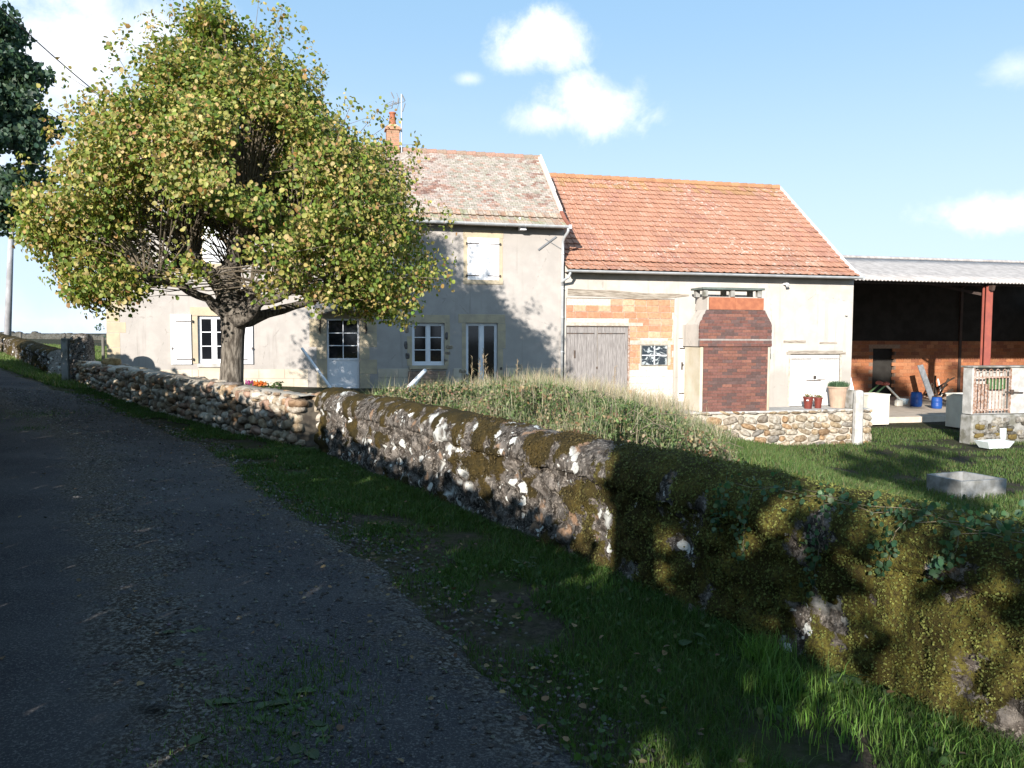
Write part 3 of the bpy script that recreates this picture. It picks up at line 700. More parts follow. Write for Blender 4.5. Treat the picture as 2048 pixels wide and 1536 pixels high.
# aerial
sa = fac(803, 240, 3.0)[0]; za = fac(803, 188, 3.0)[1]
an = thing('tv_aerial', 'pale television aerial on a thin mast beside the chimney pot', 'aerial', (sa, 3.0, 7.8))
m = MB(); m.tube([(sa, 3.0, 7.7), (sa, 3.0, za)], .024, 6); m.build('mast', ZINC, an)
def ap(x, y, t=3.0): s, z = fac(x, y, t); return (s, t, z)
m = MB()
m.tube([ap(809, 203), ap(790, 208), ap(768, 215)], .012, 5)
for p, q, r in [((782, 184), (788, 197), .02), ((804, 189), (810, 202), .02), ((810, 207), (805, 223), .02), ((787, 201), (783, 217), .02), ((770, 209), (769, 221), .024), ((797, 196), (796, 207), .035), ((789, 205), (794, 208), .04), ((793, 186), (797, 196), .01), ((797, 208), (794, 220), .01)]:
    m.tube([ap(*p), ap(*q)], r, 5)
for k in range(4): m.tube([ap(770, 209+k*4), ap(786, 202+k*4.2)], .007, 4)
m.build('antenna_elements', LEAD, an)

# ================================================================= BARN
barn = thing('barn', 'pale rendered barn with orange interlocking tile roof attached to the right end of the farmhouse', 'barn', (7, 0, 0))
BT = .03; B_SL = 6.95; B_SR = 17.5; B_D = 9.5
INF = fr(1129, 597, 1349, 740); BD = fr(1130, 652, 1257, 790); BW = fr(1283, 690, 1336, 731); ND = fr(1357, 677, 1388, 803); WD = fr(1581, 709, 1680, 816)
INF = (B_SL+.06, INF[1], INF[2], INF[3]); BD = (B_SL+.06, BD[1], -1.0, BD[3]); WDb = (WD[0], WD[1], -.8, WD[3]); ND = (ND[0], ND[1], ND[2], ND[3])
LOWB = (BD[1], INF[1], -1.0, INF[2])
def make_barn():
    m = MB(); hole = (B_SL+.06, INF[1], -1.0, INF[3])
    wall_holes(m, B_SL, B_SR, -3, 3.85, [hole, ND, WDb], BT, .3)
    D = B_D; zr = 7.5; z1 = 3.85
    m.add([(B_SR, BT, -3), (B_SR, D, -3), (B_SR, D, z1), (B_SR, D/2, zr), (B_SR, BT, z1)], [(0, 1, 2, 3, 4)])
    m.add([(B_SL, BT, -3), (B_SL, D, -3), (B_SL, D, z1), (B_SL, D/2, zr), (B_SL, BT, z1)], [(0, 4, 3, 2, 1)])
    m.quad((B_SR, D, -3), (B_SL, D, -3), (B_SL, D, z1), (B_SR, D, z1))
    m.build('wall', STUCCO2, barn)
    # hollow clay block infill
    m = MB(); holes = [(BD[0]-.1, BD[1]+.02, -2, BD[3]+.12), (BW[0]-.04, BW[1]+.02, BW[2]-.02, BW[3]+.12)]
    m.box(hole[0], hole[1], BT+.045, BT+.1, -1.0, INF[3], (.55, .50, .44))
    z = INF[2]; r = 0; hb = .21
    while z < INF[3]-.05:
        s = INF[0]-random.uniform(0, .3)
        while s < INF[1]:
            e = s+.42; a, b, c, d = max(s, INF[0])+.01, min(e, INF[1])-.012, z+.006, min(z+hb, INF[3])-.012
            top = INF[3]-.12 if s < INF[0]+1.2 else INF[3]
            if b-a > .05 and d <= top+.02:
                # clip by openings
                segs = [(a, b)]
                for h in holes:
                    if d > h[2]+.02 and c < h[3]-.02:
                        ns = []
                        for p, q in segs:
                            if q <= h[0] or p >= h[1]: ns.append((p, q))
                            else:
                                if h[0]-p > .03: ns.append((p, h[0]))
                                if q-h[1] > .03: ns.append((h[1], q))
                        segs = ns
                k = random.uniform(.85, 1.1); cc = random.choice([(.46, .25, .15), (.48, .28, .17), (.44, .215, .135), (.50, .33, .22)])
                for p, q in segs: m.box(p, q, BT+.02, BT+.05, c, d, tuple(x*k for x in cc), jit=.003)
            s = e
        z += hb; r += 1
    # pale concrete blocks underneath
    z = INF[2]-.22
    while z > -1.0:
        s = LOWB[0]-random.uniform(0, .3)
        while s < LOWB[1]:
            e = s+.46; k = random.uniform(.92, 1.06); c = (.60*k, .55*k, .50*k)
            if random.random() < .06: c = (.52, .26, .12)
            a = max(s, LOWB[0]+.03)
            if min(e, LOWB[1])-a > .05: m.box(a, min(e, LOWB[1])-.008, BT+.025, BT+.06, z, z+.212, c)
            s = e
        z -= .22
    m.build('block_infill', CMASON, barn, attr=True)
    m = MB(); m.box(BD[0], BD[1]+.5, BT-.004, BT+.07, BD[3]+.004, BD[3]+.115); m.box(BD[1]+.06, INF[1], BT+.002, BT+.07, BW[3]+.006, BW[3]+.15); m.box(BW[1]+.02, BW[1]+.12, BT+.01, BT+.07, BW[2], BW[3]); m.each('concrete_lintel', MORTAR, barn, bevel=.006)
    # old timber lintel
    m = MB(); P = [fac(x, y) for x, y in [(1136, 584), (1180, 586), (1230, 588), (1290, 592), (1340, 592), (1378, 590)]]
    hs = [.20, .22, .22, .20, .16, .05]; vs = []
    for (s, z), h in zip(P, hs): vs += [(s, BT-.02, z-h/2+random.uniform(-.02, .02)), (s, BT-.02, z+h/2+random.uniform(-.02, .02)), (s, BT+.05, z+h/2), (s, BT+.05, z-h/2)]
    fs = [(i*4+k, i*4+4+k, i*4+4+(k+1) % 4, i*4+(k+1) % 4) for i in range(5) for k in range(4)]+[(0, 1, 2, 3)]
    m.add(vs, fs); m.build('timber_lintel', BEAM, barn)
    # big grey plank doors
    mid = (BD[0]+BD[1])/2; dd = []
    for (a, b) in ((BD[0]+.02, mid-.012), (mid+.012, BD[1]-.02)):
        m = MB(); s = a
        while s < b-.02:
            w = random.uniform(.11, .16); e = min(s+w, b); m.box(s, e-.006, BT+.0+random.uniform(0, .006), BT+.04, BD[2]+random.uniform(0, .03), BD[3]-random.uniform(.01, .03)); s = e
        o = m.build('plank_door', GREYWOOD, barn); dd.append(o)
        m = MB(); z = BD[3]-.24; m.box(a, b-.1, BT-.008, BT-.001, z-.016, z+.016); z = BD[2]+.5; m.box(a, b-.1, BT-.008, BT-.001, z-.016, z+.016)
        if a > mid: m.box(a-.05, a+.0, BT-.012, BT-.003, .55, .62)
        m.box(a+.25, a+.29, BT-.03, BT-.001, .9, 1.15) if a < mid else None
        m.build('door_ironwork', IRON, o)
    m = MB(); m.box(BD[1]-.015, BD[1]+.035, BT-.02, BT+.04, BD[2], BD[3]+.02); m.build('door_frame', RUST, barn)
    m = MB(); m.box(BD[0]+.02, BD[1]+.02, BT-.02, BT+.01, BD[3]-.03, BD[3]-.005); m.build('door_rail', IRON, barn)
    # small metal window
    a, b, c, d = BW; m = MB(); f = .028
    m.box(a, b, BT-.005, BT+.04, c, c+f); m.box(a, b, BT-.005, BT+.04, d-f, d); m.box(a, a+f, BT-.004, BT+.039, c+f, d-f); m.box(b-f, b, BT-.004, BT+.039, c+f, d-f)
    o = m.build('window', CONCD, barn)
    m = MB(); m.box((a+b)/2-.014, (a+b)/2+.014, BT-.01, BT+.02, c+f, d-f); m.box(a+f, (a+b)/2-.014, BT-.01, BT+.02, (c+d)/2-.012, (c+d)/2+.012); m.box((a+b)/2+.014, b-f, BT-.01, BT+.02, (c+d)/2-.012, (c+d)/2+.012); m.build('glazing_bars', WHITE, o)
    def dirty(t, v, col, tc):
        return t.mix(t.step(t.noise(v, 3, 6, .6, 2.5), .5, .6), (.03, .04, .05), (.38, .42, .44))
    g = pmat('dusty_glass', (.05, .06, .07), rough=.25, extra=dirty); m = MB(); m.box(a+f, b-f, BT+.015, BT+.02, c+f, d-f); m.build('pane', g, o)
    # narrow whitewashed door
    a, b, c, d = ND; m = MB(); w = (b-a)/3
    for k in range(3): m.box(a+k*w+.003, a+(k+1)*w-.004, BT+.03, BT+.06, c, d-.02)
    o = m.build('narrow_door', WHITEW, barn); m = MB(); zc = c+(d-c)*.55
    m.tube([(a+.14, BT+.02, zc+.14), (a+.18, BT-.02, zc+.08), (a+.14, BT+.02, zc)], .014, 5); m.box(a+.05, a+.3, BT+.018, BT+.028, d-.35, d-.31); m.box(a+.12, a+.17, BT+.016, BT+.028, zc-.1, zc+.16); m.box(a+.05, a+.3, BT+.018, BT+.028, c+.25, c+.29); m.build('latch', IRON, o)
    # whitewashed double door behind the flower pots
    a, b, c, d = WDb; mid = (a+b)/2
    for p, q in ((a+.01, mid-.006), (mid+.006, b-.01)):
        m = MB(); n = 5; w = (q-p)/n
        for k in range(n): m.box(p+k*w+.002, p+(k+1)*w-.003, BT+.03+random.uniform(0, .004), BT+.07, c+.02, d-.02)
        o = m.build('whitewashed_door', WHITEW, barn)
        m = MB(); m.box(p+.02, q-.12, BT+.02, BT+.029, d-.17, d-.14) if p < mid-.1 else m.box(p+.12, q-.02, BT+.02, BT+.029, d-.17, d-.14)
        if p < mid-.1: m.box(q-.32, q+.25, BT+.01, BT+.022, c+.88, c+.91); m.box(q-.04, q+.06, BT+.005, BT+.024, c+.95, c+1.06)
        else: m.box(p+.1, p+.4, BT+.015, BT+.027, c+.93, c+.955)
        m.build('door_bars', IRON, o)
    m = MB(); m.box(a-.16, b+.2, BT-.03, BT+.03, d+.01, d+.085); m.box(a-.10, b+.1, BT-.01, BT+.03, d+.10, d+.13); x = fr(1568, 681, 1612, 686); m.box(x[0], x[1], BT-.02, BT+.02, x[2], x[3]); x = fr(1640, 684, 1675, 688); m.box(x[0], x[1], BT-.015, BT+.02, x[2], x[3]); m.each('weathered_lintel', BEAM, barn)
    m = MB(); m.box(a-.07, a, BT-.006, BT+.05, c, d); m.box(b, b+.07, BT-.006, BT+.05, c, d); m.each('door_post', MORTAR, barn)
    # roof
    s0 = H_SR+.02; s1 = fac(1722, 555, -.42)[0]
    def clipped(s, dd): return barn_tile(s, dd)
    m = MB(); tiles(m, B_PROF, s0, s1-.04, .235, .335, .072, clipped, ripple=.04)
    roof = m.build('roof', BTILE, barn, attr=True)
    m = MB(); back = [(B_D-t, z) for t, z in B_PROF]
    m.add([(s0, t, z) for t, z in back]+[(s1, t, z) for t, z in back], [(i, i+1, 5+i, 4+i) for i in range(3)], (.4, .16, .08))
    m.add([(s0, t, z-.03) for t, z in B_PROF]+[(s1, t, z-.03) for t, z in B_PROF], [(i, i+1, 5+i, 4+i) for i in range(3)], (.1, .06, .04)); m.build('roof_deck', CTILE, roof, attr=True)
    m = MB(); s = s0
    while s < s1-.1: k = random.uniform(.8, 1.1); m.tube([(s, 4.75, 7.6), (s+.38, 4.75, 7.615)], [.11, .125], 10, (.42*k, .22*k, .12*k)); s += .36
    m.build('ridge_tiles', CTILE, roof, attr=True)
    m = MB()
    for a, b in zip(B_PROF[:-1], B_PROF[1:]): m.beam((s1, a[0], a[1]+.045), (s1, b[0], b[1]+.045), .09, .07)
    m.build('verge', WHITE, roof)
    m = MB(); gp = [(.07*math.cos(a), .07*math.sin(a)) for a in np.linspace(math.pi, 2*math.pi, 9)]; zg = 3.67
    g0, g1 = s0-.05, s1+.02
    vs = [(s, -.48+p, zg+q) for s in (g0, g1) for p, q in gp]+[(s, -.48+p*.85, zg+.004+q*.85) for s in (g0, g1) for p, q in gp]
    m.add(vs, [(i, i+1, 10+i, 9+i) for i in range(8)]+[(18+i, 27+i, 28+i, 19+i) for i in range(8)]+[(9+i, 10+i, 28+i, 27+i) for i in range(8)]+[(0, 9, 27, 18), (8, 26, 35, 17)])
    m.tube([(g0+.1, -.47, 3.6), (g0+.05, -.42, 3.45), (g0-.1, -.2, 3.32), (H_SR-.07, -.07, 3.2)], .042, 8)
    m.tube([(g1, -.48, 3.66), (g1+.05, -.48, 3.62)], .07, 8)
    m.build('gutter', ZINC, barn)
    m = MB(); m.box(B_SL, B_SR, -.36, BT, 3.62, 3.64); m.build('soffit', BEAM, barn)
    m = MB(); s, z = fac(1568, 568, 0); m.box(s-.03, s+.05, -.16, BT, z-.03, z+.03); m.tube([(s, -.1, z), (s+.02, -.18, z-.03), (s+.02, -.22, z-.08)], [.03, .06, .07], 8); m.build('wall_lamp', WHITE, barn)
    m = MB(); s, z = fac(1692, 631, 0); m.lathe([(0, -.03), (.04, -.02), (.05, 0), (.04, .02), (0, .03)], (s, -.03, z), 8); s, z = fac(1569, 568); m.build('wall_insulator', CONC, barn)
make_barn()

# ================================================================= TERRACE, BARBECUE, POTS
STONEC = [(.42, .33, .22), (.46, .38, .28), (.38, .33, .27), (.50, .45, .37), (.33, .25, .17), (.40, .27, .16), (.30, .28, .25), (.55, .51, .44)]
def make_terrace():
    ter = thing('terrace_wall', 'low terrace wall of rounded rubble stones in pale mortar carrying the barbecue and pots', 'stone wall', (14, -1.2, -.8))
    s0 = 9.6; s1 = 17.45; m = MB()
    m.box(s0, s1, -1.14, -.002+BT, -3.2, -.87)
    m.build('mortar_body', MORTAR, ter)
    m = MB(); m.box(s0, s1+.02, -1.22, BT-.003, -.868, -.80); m.build('coping_slab', CONC, ter, bevel=.012)
    rk = Rocks(); z = -2.35
    while z < -.92:
        h = random.uniform(.2, .34); s = s0+random.uniform(-.2, 0)
        while s < s1-.05:
            w = random.uniform(.16, .56); e = min(s+w, s1)
            hh = min(h*random.uniform(.8, 1.12), -.875-z)
            rk.add(((s+e)/2, -1.15, z+h/2+random.uniform(-.02, .02)), ((e-s)*.94, random.uniform(.12, .26), hh*random.uniform(.75, 1.02)), col=tuple(np.array(random.choice(STONEC))*random.uniform(.55, 1.0)), sq=.72, rough=.26, rot=random.uniform(-.4, .4)); s = e
        z += h*.93
    rk.build('stones', CSTONE, ter)
make_terrace()

def course(mb, s0f, s1f, z0, z1, y0, y1, bh, bw, gap, colf):
    z = z0; r = 0
    while z < z1-.01:
        zz = min(z+bh, z1); a = s0f((z+zz)/2); b = s1f((z+zz)/2); s = a-(bw/2 if r % 2 else 0)
        while s < b:
            e = s+bw; p, q = max(s, a), min(e, b)
            l0, l1, r0, r1 = s0f(z), s0f(zz), s1f(z), s1f(zz); pb, ptp = max(s, l0), max(s, l1); qb, qt = min(e, r0), min(e, r1)
            if min(qb-pb, qt-ptp) > .02:
                g_ = gap/2; yf = y0+random.uniform(0, .006)
                mb.add([(pb+g_, yf, z+g_), (qb-g_, yf, z+g_), (pb+g_, y1, z+g_), (qb-g_, y1, z+g_), (ptp+g_, yf, zz-g_), (qt-g_, yf, zz-g_), (ptp+g_, y1, zz-g_), (qt-g_, y1, zz-g_)],
                       [(0, 2, 3, 1), (4, 5, 7, 6), (0, 1, 5, 4), (1, 3, 7, 5), (3, 2, 6, 7), (2, 0, 4, 6)], colf(p, z))
            s = e
        z += bh; r += 1
def make_bbq():
    T = -1.2
    def X(x, y, t=T): return fac(x, y, t)[0]
    def Zf(y, x=1470, t=T): return fac(x, y, t)[1]
    b = thing('barbecue', 'tall outdoor barbecue of dark red brick with tapered hood and slab-covered chimney', 'barbecue', (X(1470, 820), -.7, -.8))
    zb = -.8; z1 = Zf(693); z2 = Zf(681); z3 = Zf(671); z4 = Zf(640); z5 = Zf(620); z6 = Zf(595); z7 = Zf(580); z8 = Zf(572)
    aL, aR = X(1406, 760), X(1535, 760); bL, bR = X(1398, 680), X(1543, 680)
    def bc(s, z):
        n = mn.noise(Vector((s*2.2, z*2.2, 5)))+random.gauss(0, .25)
        c = (.115, .072, .068) if n > .2 else (.165, .078, .066) if n > -.3 else (.205, .095, .072)
        k = random.uniform(.85, 1.2); return tuple(x*k for x in c)
    m = MB(); course(m, lambda z: aL, lambda z: aR, zb, z1, T, T+.05, .098, .34, .012, bc)
    m.box(aL+.004, aR-.004, T+.014, T+.06, zb, z1-.001, (.10, .085, .075)); m.build('brick_front', CMASON, b, attr=True)
    m = MB(); course(m, lambda z: bL, lambda z: bR, z1+.001, z2, T-.05, T+.05, (z2-z1)/2, .30, .012, bc); m.box(bL+.004, bR-.004, T-.035, T+.06, z1+.001, z2, (.17, .155, .15))
    m.box(bL+.01, bR-.01, T-.03, T+.05, z2, z2+.05, (.30, .285, .27)); m.build('mantel', CMASON, b, attr=True)
    cL, cR = X(1413, 620), X(1530, 620)
    def lf(z): f = max(0, (z-z4+.15)/(z5-z4+.15)); return bL+(cL-bL)*min(1, f)
    def rf(z): f = max(0, (z-z4+.15)/(z5-z4+.15)); return bR+(cR-bR)*min(1, f)
    m = MB(); course(m, lf, rf, z2+.05, z5, T-.03, T+.05, .10, .30, .013, bc)
    zs = [z2+.05, z4-.15, z5]; vs = [(lf(z)+.006, T-.012, z) for z in zs]+[(rf(z)-.006, T-.012, z) for z in zs]
    m.add(vs, [(0, 3, 4, 1), (1, 4, 5, 2)], (.15, .13, .125)); m.build('hood', CMASON, b, attr=True)
    # plastered body behind the facing, tapering to the flue
    m = MB(); bk = -.002
    fl = X(1405, 600); fR = X(1530, 600)
    secs = [(zb, aL-.02, aR+.10, T+.055), (z1-.02, aL-.02, aR+.10, T+.055), (z1, bL+.01, bR+.03, T+.055), (z4-.15, bL+.01, bR+.03, T+.055), (z5, cL+.05, cR, T+.055), (z6+.02, cL+.05, cR, T+.055)]
    for (za, l0, r0, f0), (zc, l1, r1, f1) in zip(secs[:-1], secs[1:]):
        bt = bk if za < z4-.2 else -.25; bt1 = bk if zc < z4-.1 else -.45
        m.add([(l0, f0, za), (r0, f0, za), (r0, bt, za), (l0, bt, za), (l1, f1, zc), (r1, f1, zc), (r1, bt1, zc), (l1, bt1, zc)], [(0, 1, 5, 4), (1, 2, 6, 5), (2, 3, 7, 6), (3, 0, 4, 7), (4, 5, 6, 7)])
    m.build('plastered_body', STUCCO2, b)
    p = pmat('ochre_side_render', (.50, .46, .385), (.42, .37, .27), 1.2, rough=.95, bump=.4, bscale=14)
    m = MB(); m.prism([(aL-.10, T+.015), (aL-.012, T-.02), (aL-.012, -.04), (aL-.10, -.04)], zb, z1-.02, axis=2); m.prism([(aR+.006, T-.0), (aR+.10, T+.02), (aR+.10, -.04), (aR+.006, -.04)], zb, z1-.02, axis=2); m.each('side_cheek', p, b, bevel=.02)
    m = MB(); mid = X(1470, 608); m.box(cL+.10, mid-.004, T-.03, T+.05, z5+.004, z6); m.box(mid+.004, cR-.06, T-.026, T+.05, z5+.004, z6-.01); m.each('terracotta_panel', TERRA, b, bevel=.008)
    m = MB()
    for px in (1412, 1466, 1520): s = X(px, 588); m.box(s-.07, s+.07, T, T+.15, z6+.022, z7); m.box(s-.07, s+.07, -.65, -.5, z6+.022, z7)
    m.each('chimney_post', CONCD, b); m = MB(); m.box(X(1404, 577), X(1528, 577), T-.07, -.40, z7+.001, z7+.07); m.build('chimney_cap', SLATE, b, bevel=.008)
make_bbq()

def pot(name, label, px, py, rtop, h, mat, t, plant=None, cat='flower pot', group=None):
    s = fac(px, py, t)[0]; o = thing(name, label, cat, (s, t, -.8), group=group)
    m = MB(); m.lathe([(0, .0), (rtop*.72, 0), (rtop*.96, h-.05), (rtop*1.05, h-.05), (rtop*1.05, h), (rtop*.93, h), (rtop*.9, h-.04)], (s, t, -.8), 20); m.build('pot_body', mat, o, smooth=False)
    m = MB(); m.lathe([(0, h-.05), (rtop*.92, h-.05)], (s, t, -.8), 20); m.build('soil', SOIL, o)
    if plant == 'bush':
        n = 900; an = np.random.uniform(0, 2*np.pi, n); r = np.random.uniform(0, 1, n)**.6*rtop*1.0
        P = np.stack([s+r*np.cos(an), t+r*np.sin(an), -.8+h-.03+0*r], 1)
        blades('plant', P, np.random.uniform(.12, .27, n), np.full(n, .012), mixcol(n, [(.05, .10, .05), (.08, .14, .07)], [1, 1]), GRASS, o, lean=.45)
    elif plant == 'sprout':
        n = 60; P = np.stack([s+np.random.normal(0, rtop*.4, n), t+np.random.normal(0, rtop*.4, n), -.8+h+np.random.uniform(-.02, .06, n)], 1)
        leaves('plant', P, .05, mixcol(n, [(.14, .17, .05), (.25, .18, .12)], [1, 1]), LEAF, o)
    return o
p1 = pot('flower_pot', 'larger of the two maroon plastic pots, with a pale tag, left of the other', 1616, 815, .165, .40, MAROON, -.75, 'sprout', group='maroon pots on the terrace wall')
a = fac(1616, 803, -.92); m = MB(); m.box(a[0]-.06, a[0]+.02, -.93, -.915, a[1]+.02, a[1]+.06); m.build('plant_tag', WHITE, p1)
pot('flower_pot', 'smaller maroon plastic pot between the tagged pot and the big planter', 1636, 815, .14, .37, MAROON, -.68, 'sprout', group='maroon pots on the terrace wall')
pot('planter', 'large pale terracotta planter with a spiky green plant beside the gate post', 1675, 813, .33, .72, TERRAP, -.55, 'bush', cat='planter')
m = MB(); a = fr(1696, 780, 1711, 816, -.9); m.box(a[0], a[1]+.02, -1.1, -.6, -.80, a[3], jit=.02); m.build('stone_block', CONCD, top=dict(off=((a[0]+a[1])/2, -.85, -.8), label='rough grey stone block standing on the terrace end behind the gate post', cat='stone block'), bevel=.03)
# gate post
a = fr(1706, 780, 1726, 893, -1.35)
m = MB(); cx = (a[0]+a[1])/2; m.add([(cx+q*math.cos(k*math.pi/4+.39), -1.35+q*math.sin(k*math.pi/4+.39), z) for (q, z) in ((.17, -2.4), (.165, -1.2), (.16, a[3]-.08), (.12, a[3]-.02), (.05, a[3])) for k in range(8)], [(r*8+k, r*8+(k+1) % 8, r*8+8+(k+1) % 8, r*8+8+k) for r in range(4) for k in range(8)]+[tuple(range(32, 40))])
m.build('gate_post', CONC, top=dict(off=(cx, -1.35, -2), label='pale weathered stone gate post at the right end of the terrace wall', cat='post'))
m = MB(); A = fac(1712, 812, .5); B = fac(1705, 745, .5); m.beam((A[0]+.02, .2, -1.9), (B_SR+.06, .35, B[1]), .03, .22); m.build('leaning_board', WHITE, top=dict(off=(B_SR, .3, -1.9), label='white board leaning on the right corner of the barn', cat='board'))

# ================================================================= HANGAR
hg = thing('open_shed', 'open fronted farm shed with corrugated grey roof right of the barn', 'shed', (24, 4.5, -1.7))
HG0, HG1 = 17.52, 40.0; HGF = -1.72; HT = 4.5; HB = 14.2; HZ = 3.98; HZR = 5.60; HR = 11.0
def make_hangar():
    def corr(name, P, Q, flip=0):
        n = int((HG1-17.0)/.0295); s = np.linspace(17.6, HG1, n); w = .028*np.sin((s)/.177*2*np.pi)
        rows = []
        for k, f in enumerate(np.linspace(0, 1, 5)): rows.append(np.stack([s, 0*s+P[0]+(Q[0]-P[0])*f, P[1]+(Q[1]-P[1])*f+w+(.0)], 1))
        V = np.stack(rows, 1); i = np.arange(n*5).reshape(n, 5); Fc = np.stack([i[:-1, :-1], i[1:, :-1], i[1:, 1:], i[:-1, 1:]], -1).reshape(-1, 4)
        o = finish(name, V.reshape(-1, 3), Fc, FIBRO, hg); md = o.modifiers.new('thick', 'SOLIDIFY'); md.thickness = .012; return o
    corr('roof', (HT-.35, HZ-.02), (HR, HZR)); corr('roof', (HR, HZR), (HB+4, HZ-.2))
    m = MB()
    for s in np.arange(17.7, HG1, 1.0): m.tube([(s, HR, HZR+.04), (s+.98, HR, HZR+.04)], .09, 8)
    m.build('ridge_cap', FIBRO, hg)
    def blockwall(mb, s0, s1, z0, z1, t, holes):
        z = z0; r = 0
        while z < z1:
            s = s0-(.25 if r % 2 else 0)
            while s < s1:
                e = s+.5; k = random.uniform(.8, 1.15); c = random.choice([(.33, .13, .06), (.36, .16, .08), (.28, .11, .06)]); p, q = max(s, s0), min(e, s1)
                if q-p > .04 and not any(h[0]-.05 < (p+q)/2 < h[1]+.05 and h[2] < z+.1 < h[3] for h in holes): mb.box(p+.006, q-.006, t, t+.05, z+.006, min(z+.2, z1)-.006, tuple(x*k for x in c))
                s = e
            z += .2; r += 1
    m = MB(); dx0 = fac(1746, 720, HB)[0]; dx1 = fac(1790, 720, HB)[0]; dz = fac(1768, 697, HB)[1]; hole = (dx0, dx1, -2, dz)
    zw = 1.42; blockwall(m, 17.6, HG1, -2, zw, HB, [hole])
    m.box(17.6, dx0, HB+.02, HB+.2, -2.2, zw-.01, (.22, .15, .11)); m.box(dx1, HG1, HB+.02, HB+.2, -2.2, zw-.01, (.22, .15, .11)); m.box(dx0, dx1, HB+.02, HB+.2, dz, zw-.01, (.22, .15, .11))
    m.box(dx0-.3, dx1+.3, HB-.02, HB+.019, dz, dz+.22, (.30, .20, .14))
    m.build('block_wall', CMASON, hg, attr=True)
    m = MB(); m.box(dx0-.02, dx1+.02, HB+.21, HB+.25, -2.1, dz+.05); m.build('door', DARKIN, hg)  # near-black sheet painted as the dark depth of the doorway
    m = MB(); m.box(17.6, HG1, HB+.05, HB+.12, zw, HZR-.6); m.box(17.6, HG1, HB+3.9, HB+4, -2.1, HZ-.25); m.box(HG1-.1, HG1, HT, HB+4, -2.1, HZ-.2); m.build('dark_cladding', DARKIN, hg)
    m = MB(); m.box(17.62, HG1, HT-.4, HB+4, HGF-.5, HGF); m.build('floor', SAND, hg)
    # steel
    cols = [fac(1977, 650, HT)[0]]; cols = [cols[0]-9.9, cols[0], cols[0]+7.5]
    for k, s in enumerate(cols):
        if k != 0 or s > 17.7:
            m = MB(); m.box(s-.17, s+.17, HT-.0, HT+.03, HGF, HZ-.12); m.box(s-.17, s+.17, HT+.19, HT+.22, HGF, HZ-.1); m.box(s-.02, s+.02, HT+.03, HT+.19, HGF, HZ-.1); m.build('column', RED, hg)
        m = MB(); m.beam((s, HT-.2, HZ-.24), (s, HR, HZR-.22), .14, .22); m.beam((s, HR, HZR-.22), (s, HB+3.8, HZ-.4), .14, .22); m.beam((s, HB, HGF), (s, HB, HZR-.7), .14, .16); m.build('rafter', STEELD, hg)
        m = MB(); m.beam((s-3.0, HR-.5, HZR-.45), (s, HT+.3, HZ-.5), .08, .12); m.build('brace', STEELD, hg)
    m = MB()
    for f in (.03, .25, .5, .75, .97): tt = HT+(HR-HT)*f; zz = HZ+(HZR-HZ)*f-.10; m.box(17.7, HG1, tt-.03, tt+.03, zz-.07, zz+.03)
    for f in (.3, .6, .9): tt = HR+(HB+4-HR)*f; zz = HZR+(HZ-.2-HZR)*f-.1; m.box(17.7, HG1, tt-.03, tt+.03, zz-.07, zz+.03)
    m.each('purlin', STEELD, hg)
make_hangar()
def FP(x, y, t): s, z = fac(x, y, t); return s
def ongF(x, y, z):                       # facade coordinates of the photo ray at height z
    d = ray(x, y); p = CAM+d*(z-1.6)/d[2]; q = p[:2]-FO; return float(q@FU), float(q@FN)
# concrete cubes
for (x0, x1, yb, yt, dep, lb) in ((1736, 1778, 843, 791, .9, 'white concrete cube tank beside the gate post, left of the two'), (1926, 1985, 850, 791, .9, 'wider white concrete tank next to the barred hutch')):
    s0, t0 = ongF(x0, yb-2, -1.72); s1 = fac(x1, yb, t0)[0]; zt = fac((x0+x1)/2, yt, t0)[1]; th = .07
    o = thing('concrete_tank', lb, 'tank', ((s0+s1)/2, t0+dep/2, -1.72), group='white concrete tanks in the yard')
    m = MB(); m.box(s0, s1, t0, t0+th, -1.9, zt); m.box(s0, s1, t0+dep-th, t0+dep, -1.9, zt); m.box(s0, s0+th, t0+th, t0+dep-th, -1.9, zt); m.box(s1-th, s1, t0+th, t0+dep-th, -1.9, zt); m.box(s0+th, s1-th, t0+th, t0+dep-th, -1.9, -1.6); m.build('tank_body', CONCW, o, bevel=.012)
    m = MB(); m.box(s0-.02, s1+.02, t0-.02, t0+.09, zt+.001, zt+.05); m.box(s0-.02, s1+.02, t0+dep-.09, t0+dep+.02, zt+.001, zt+.05); m.box(s0-.02, s0+.09, t0+.09, t0+dep-.09, zt+.001, zt+.05); m.box(s1-.09, s1+.02, t0+.09, t0+dep-.09, zt+.001, zt+.05); m.build('rim', CONCW, o)
# barrels
def barrel(px, yb, yt, w, lb, mat=BLUE):
    s, t = ongF(px, yb, HGF); z1 = fac(px, yt, t)[1]; r = w*(CAM[2]-HGF)/(yb-674)/2*1.0
    h = z1-HGF; o = thing('barrel', lb, 'barrel', (s, t, HGF), group='blue barrels in the shed')
    m = MB(); m.lathe([(0, 0), (r*.88, 0), (r*.95, .03), (r, h*.2), (r*1.04, h*.32), (r, h*.34), (r, h*.62), (r*1.04, h*.66), (r, h*.7), (r*.93, h*.93), (r*.8, h), (0, h)], (s, t, HGF), 18); m.build('drum', mat, o, smooth=True)
    m = MB(); m.lathe([(0, h), (r*.3, h), (r*.3, h+.03), (0, h+.03)], (s+r*.2, t, HGF), 8); m.build('lid', IRON, o)
barrel(1832, 813, 784, 22, 'taller dark blue plastic barrel left of the leaning grey plank')
barrel(1873, 817, 794, 20, 'shorter bright blue plastic barrel right of the leaning grey plank')
s, t = ongF(1815, 808, HGF)
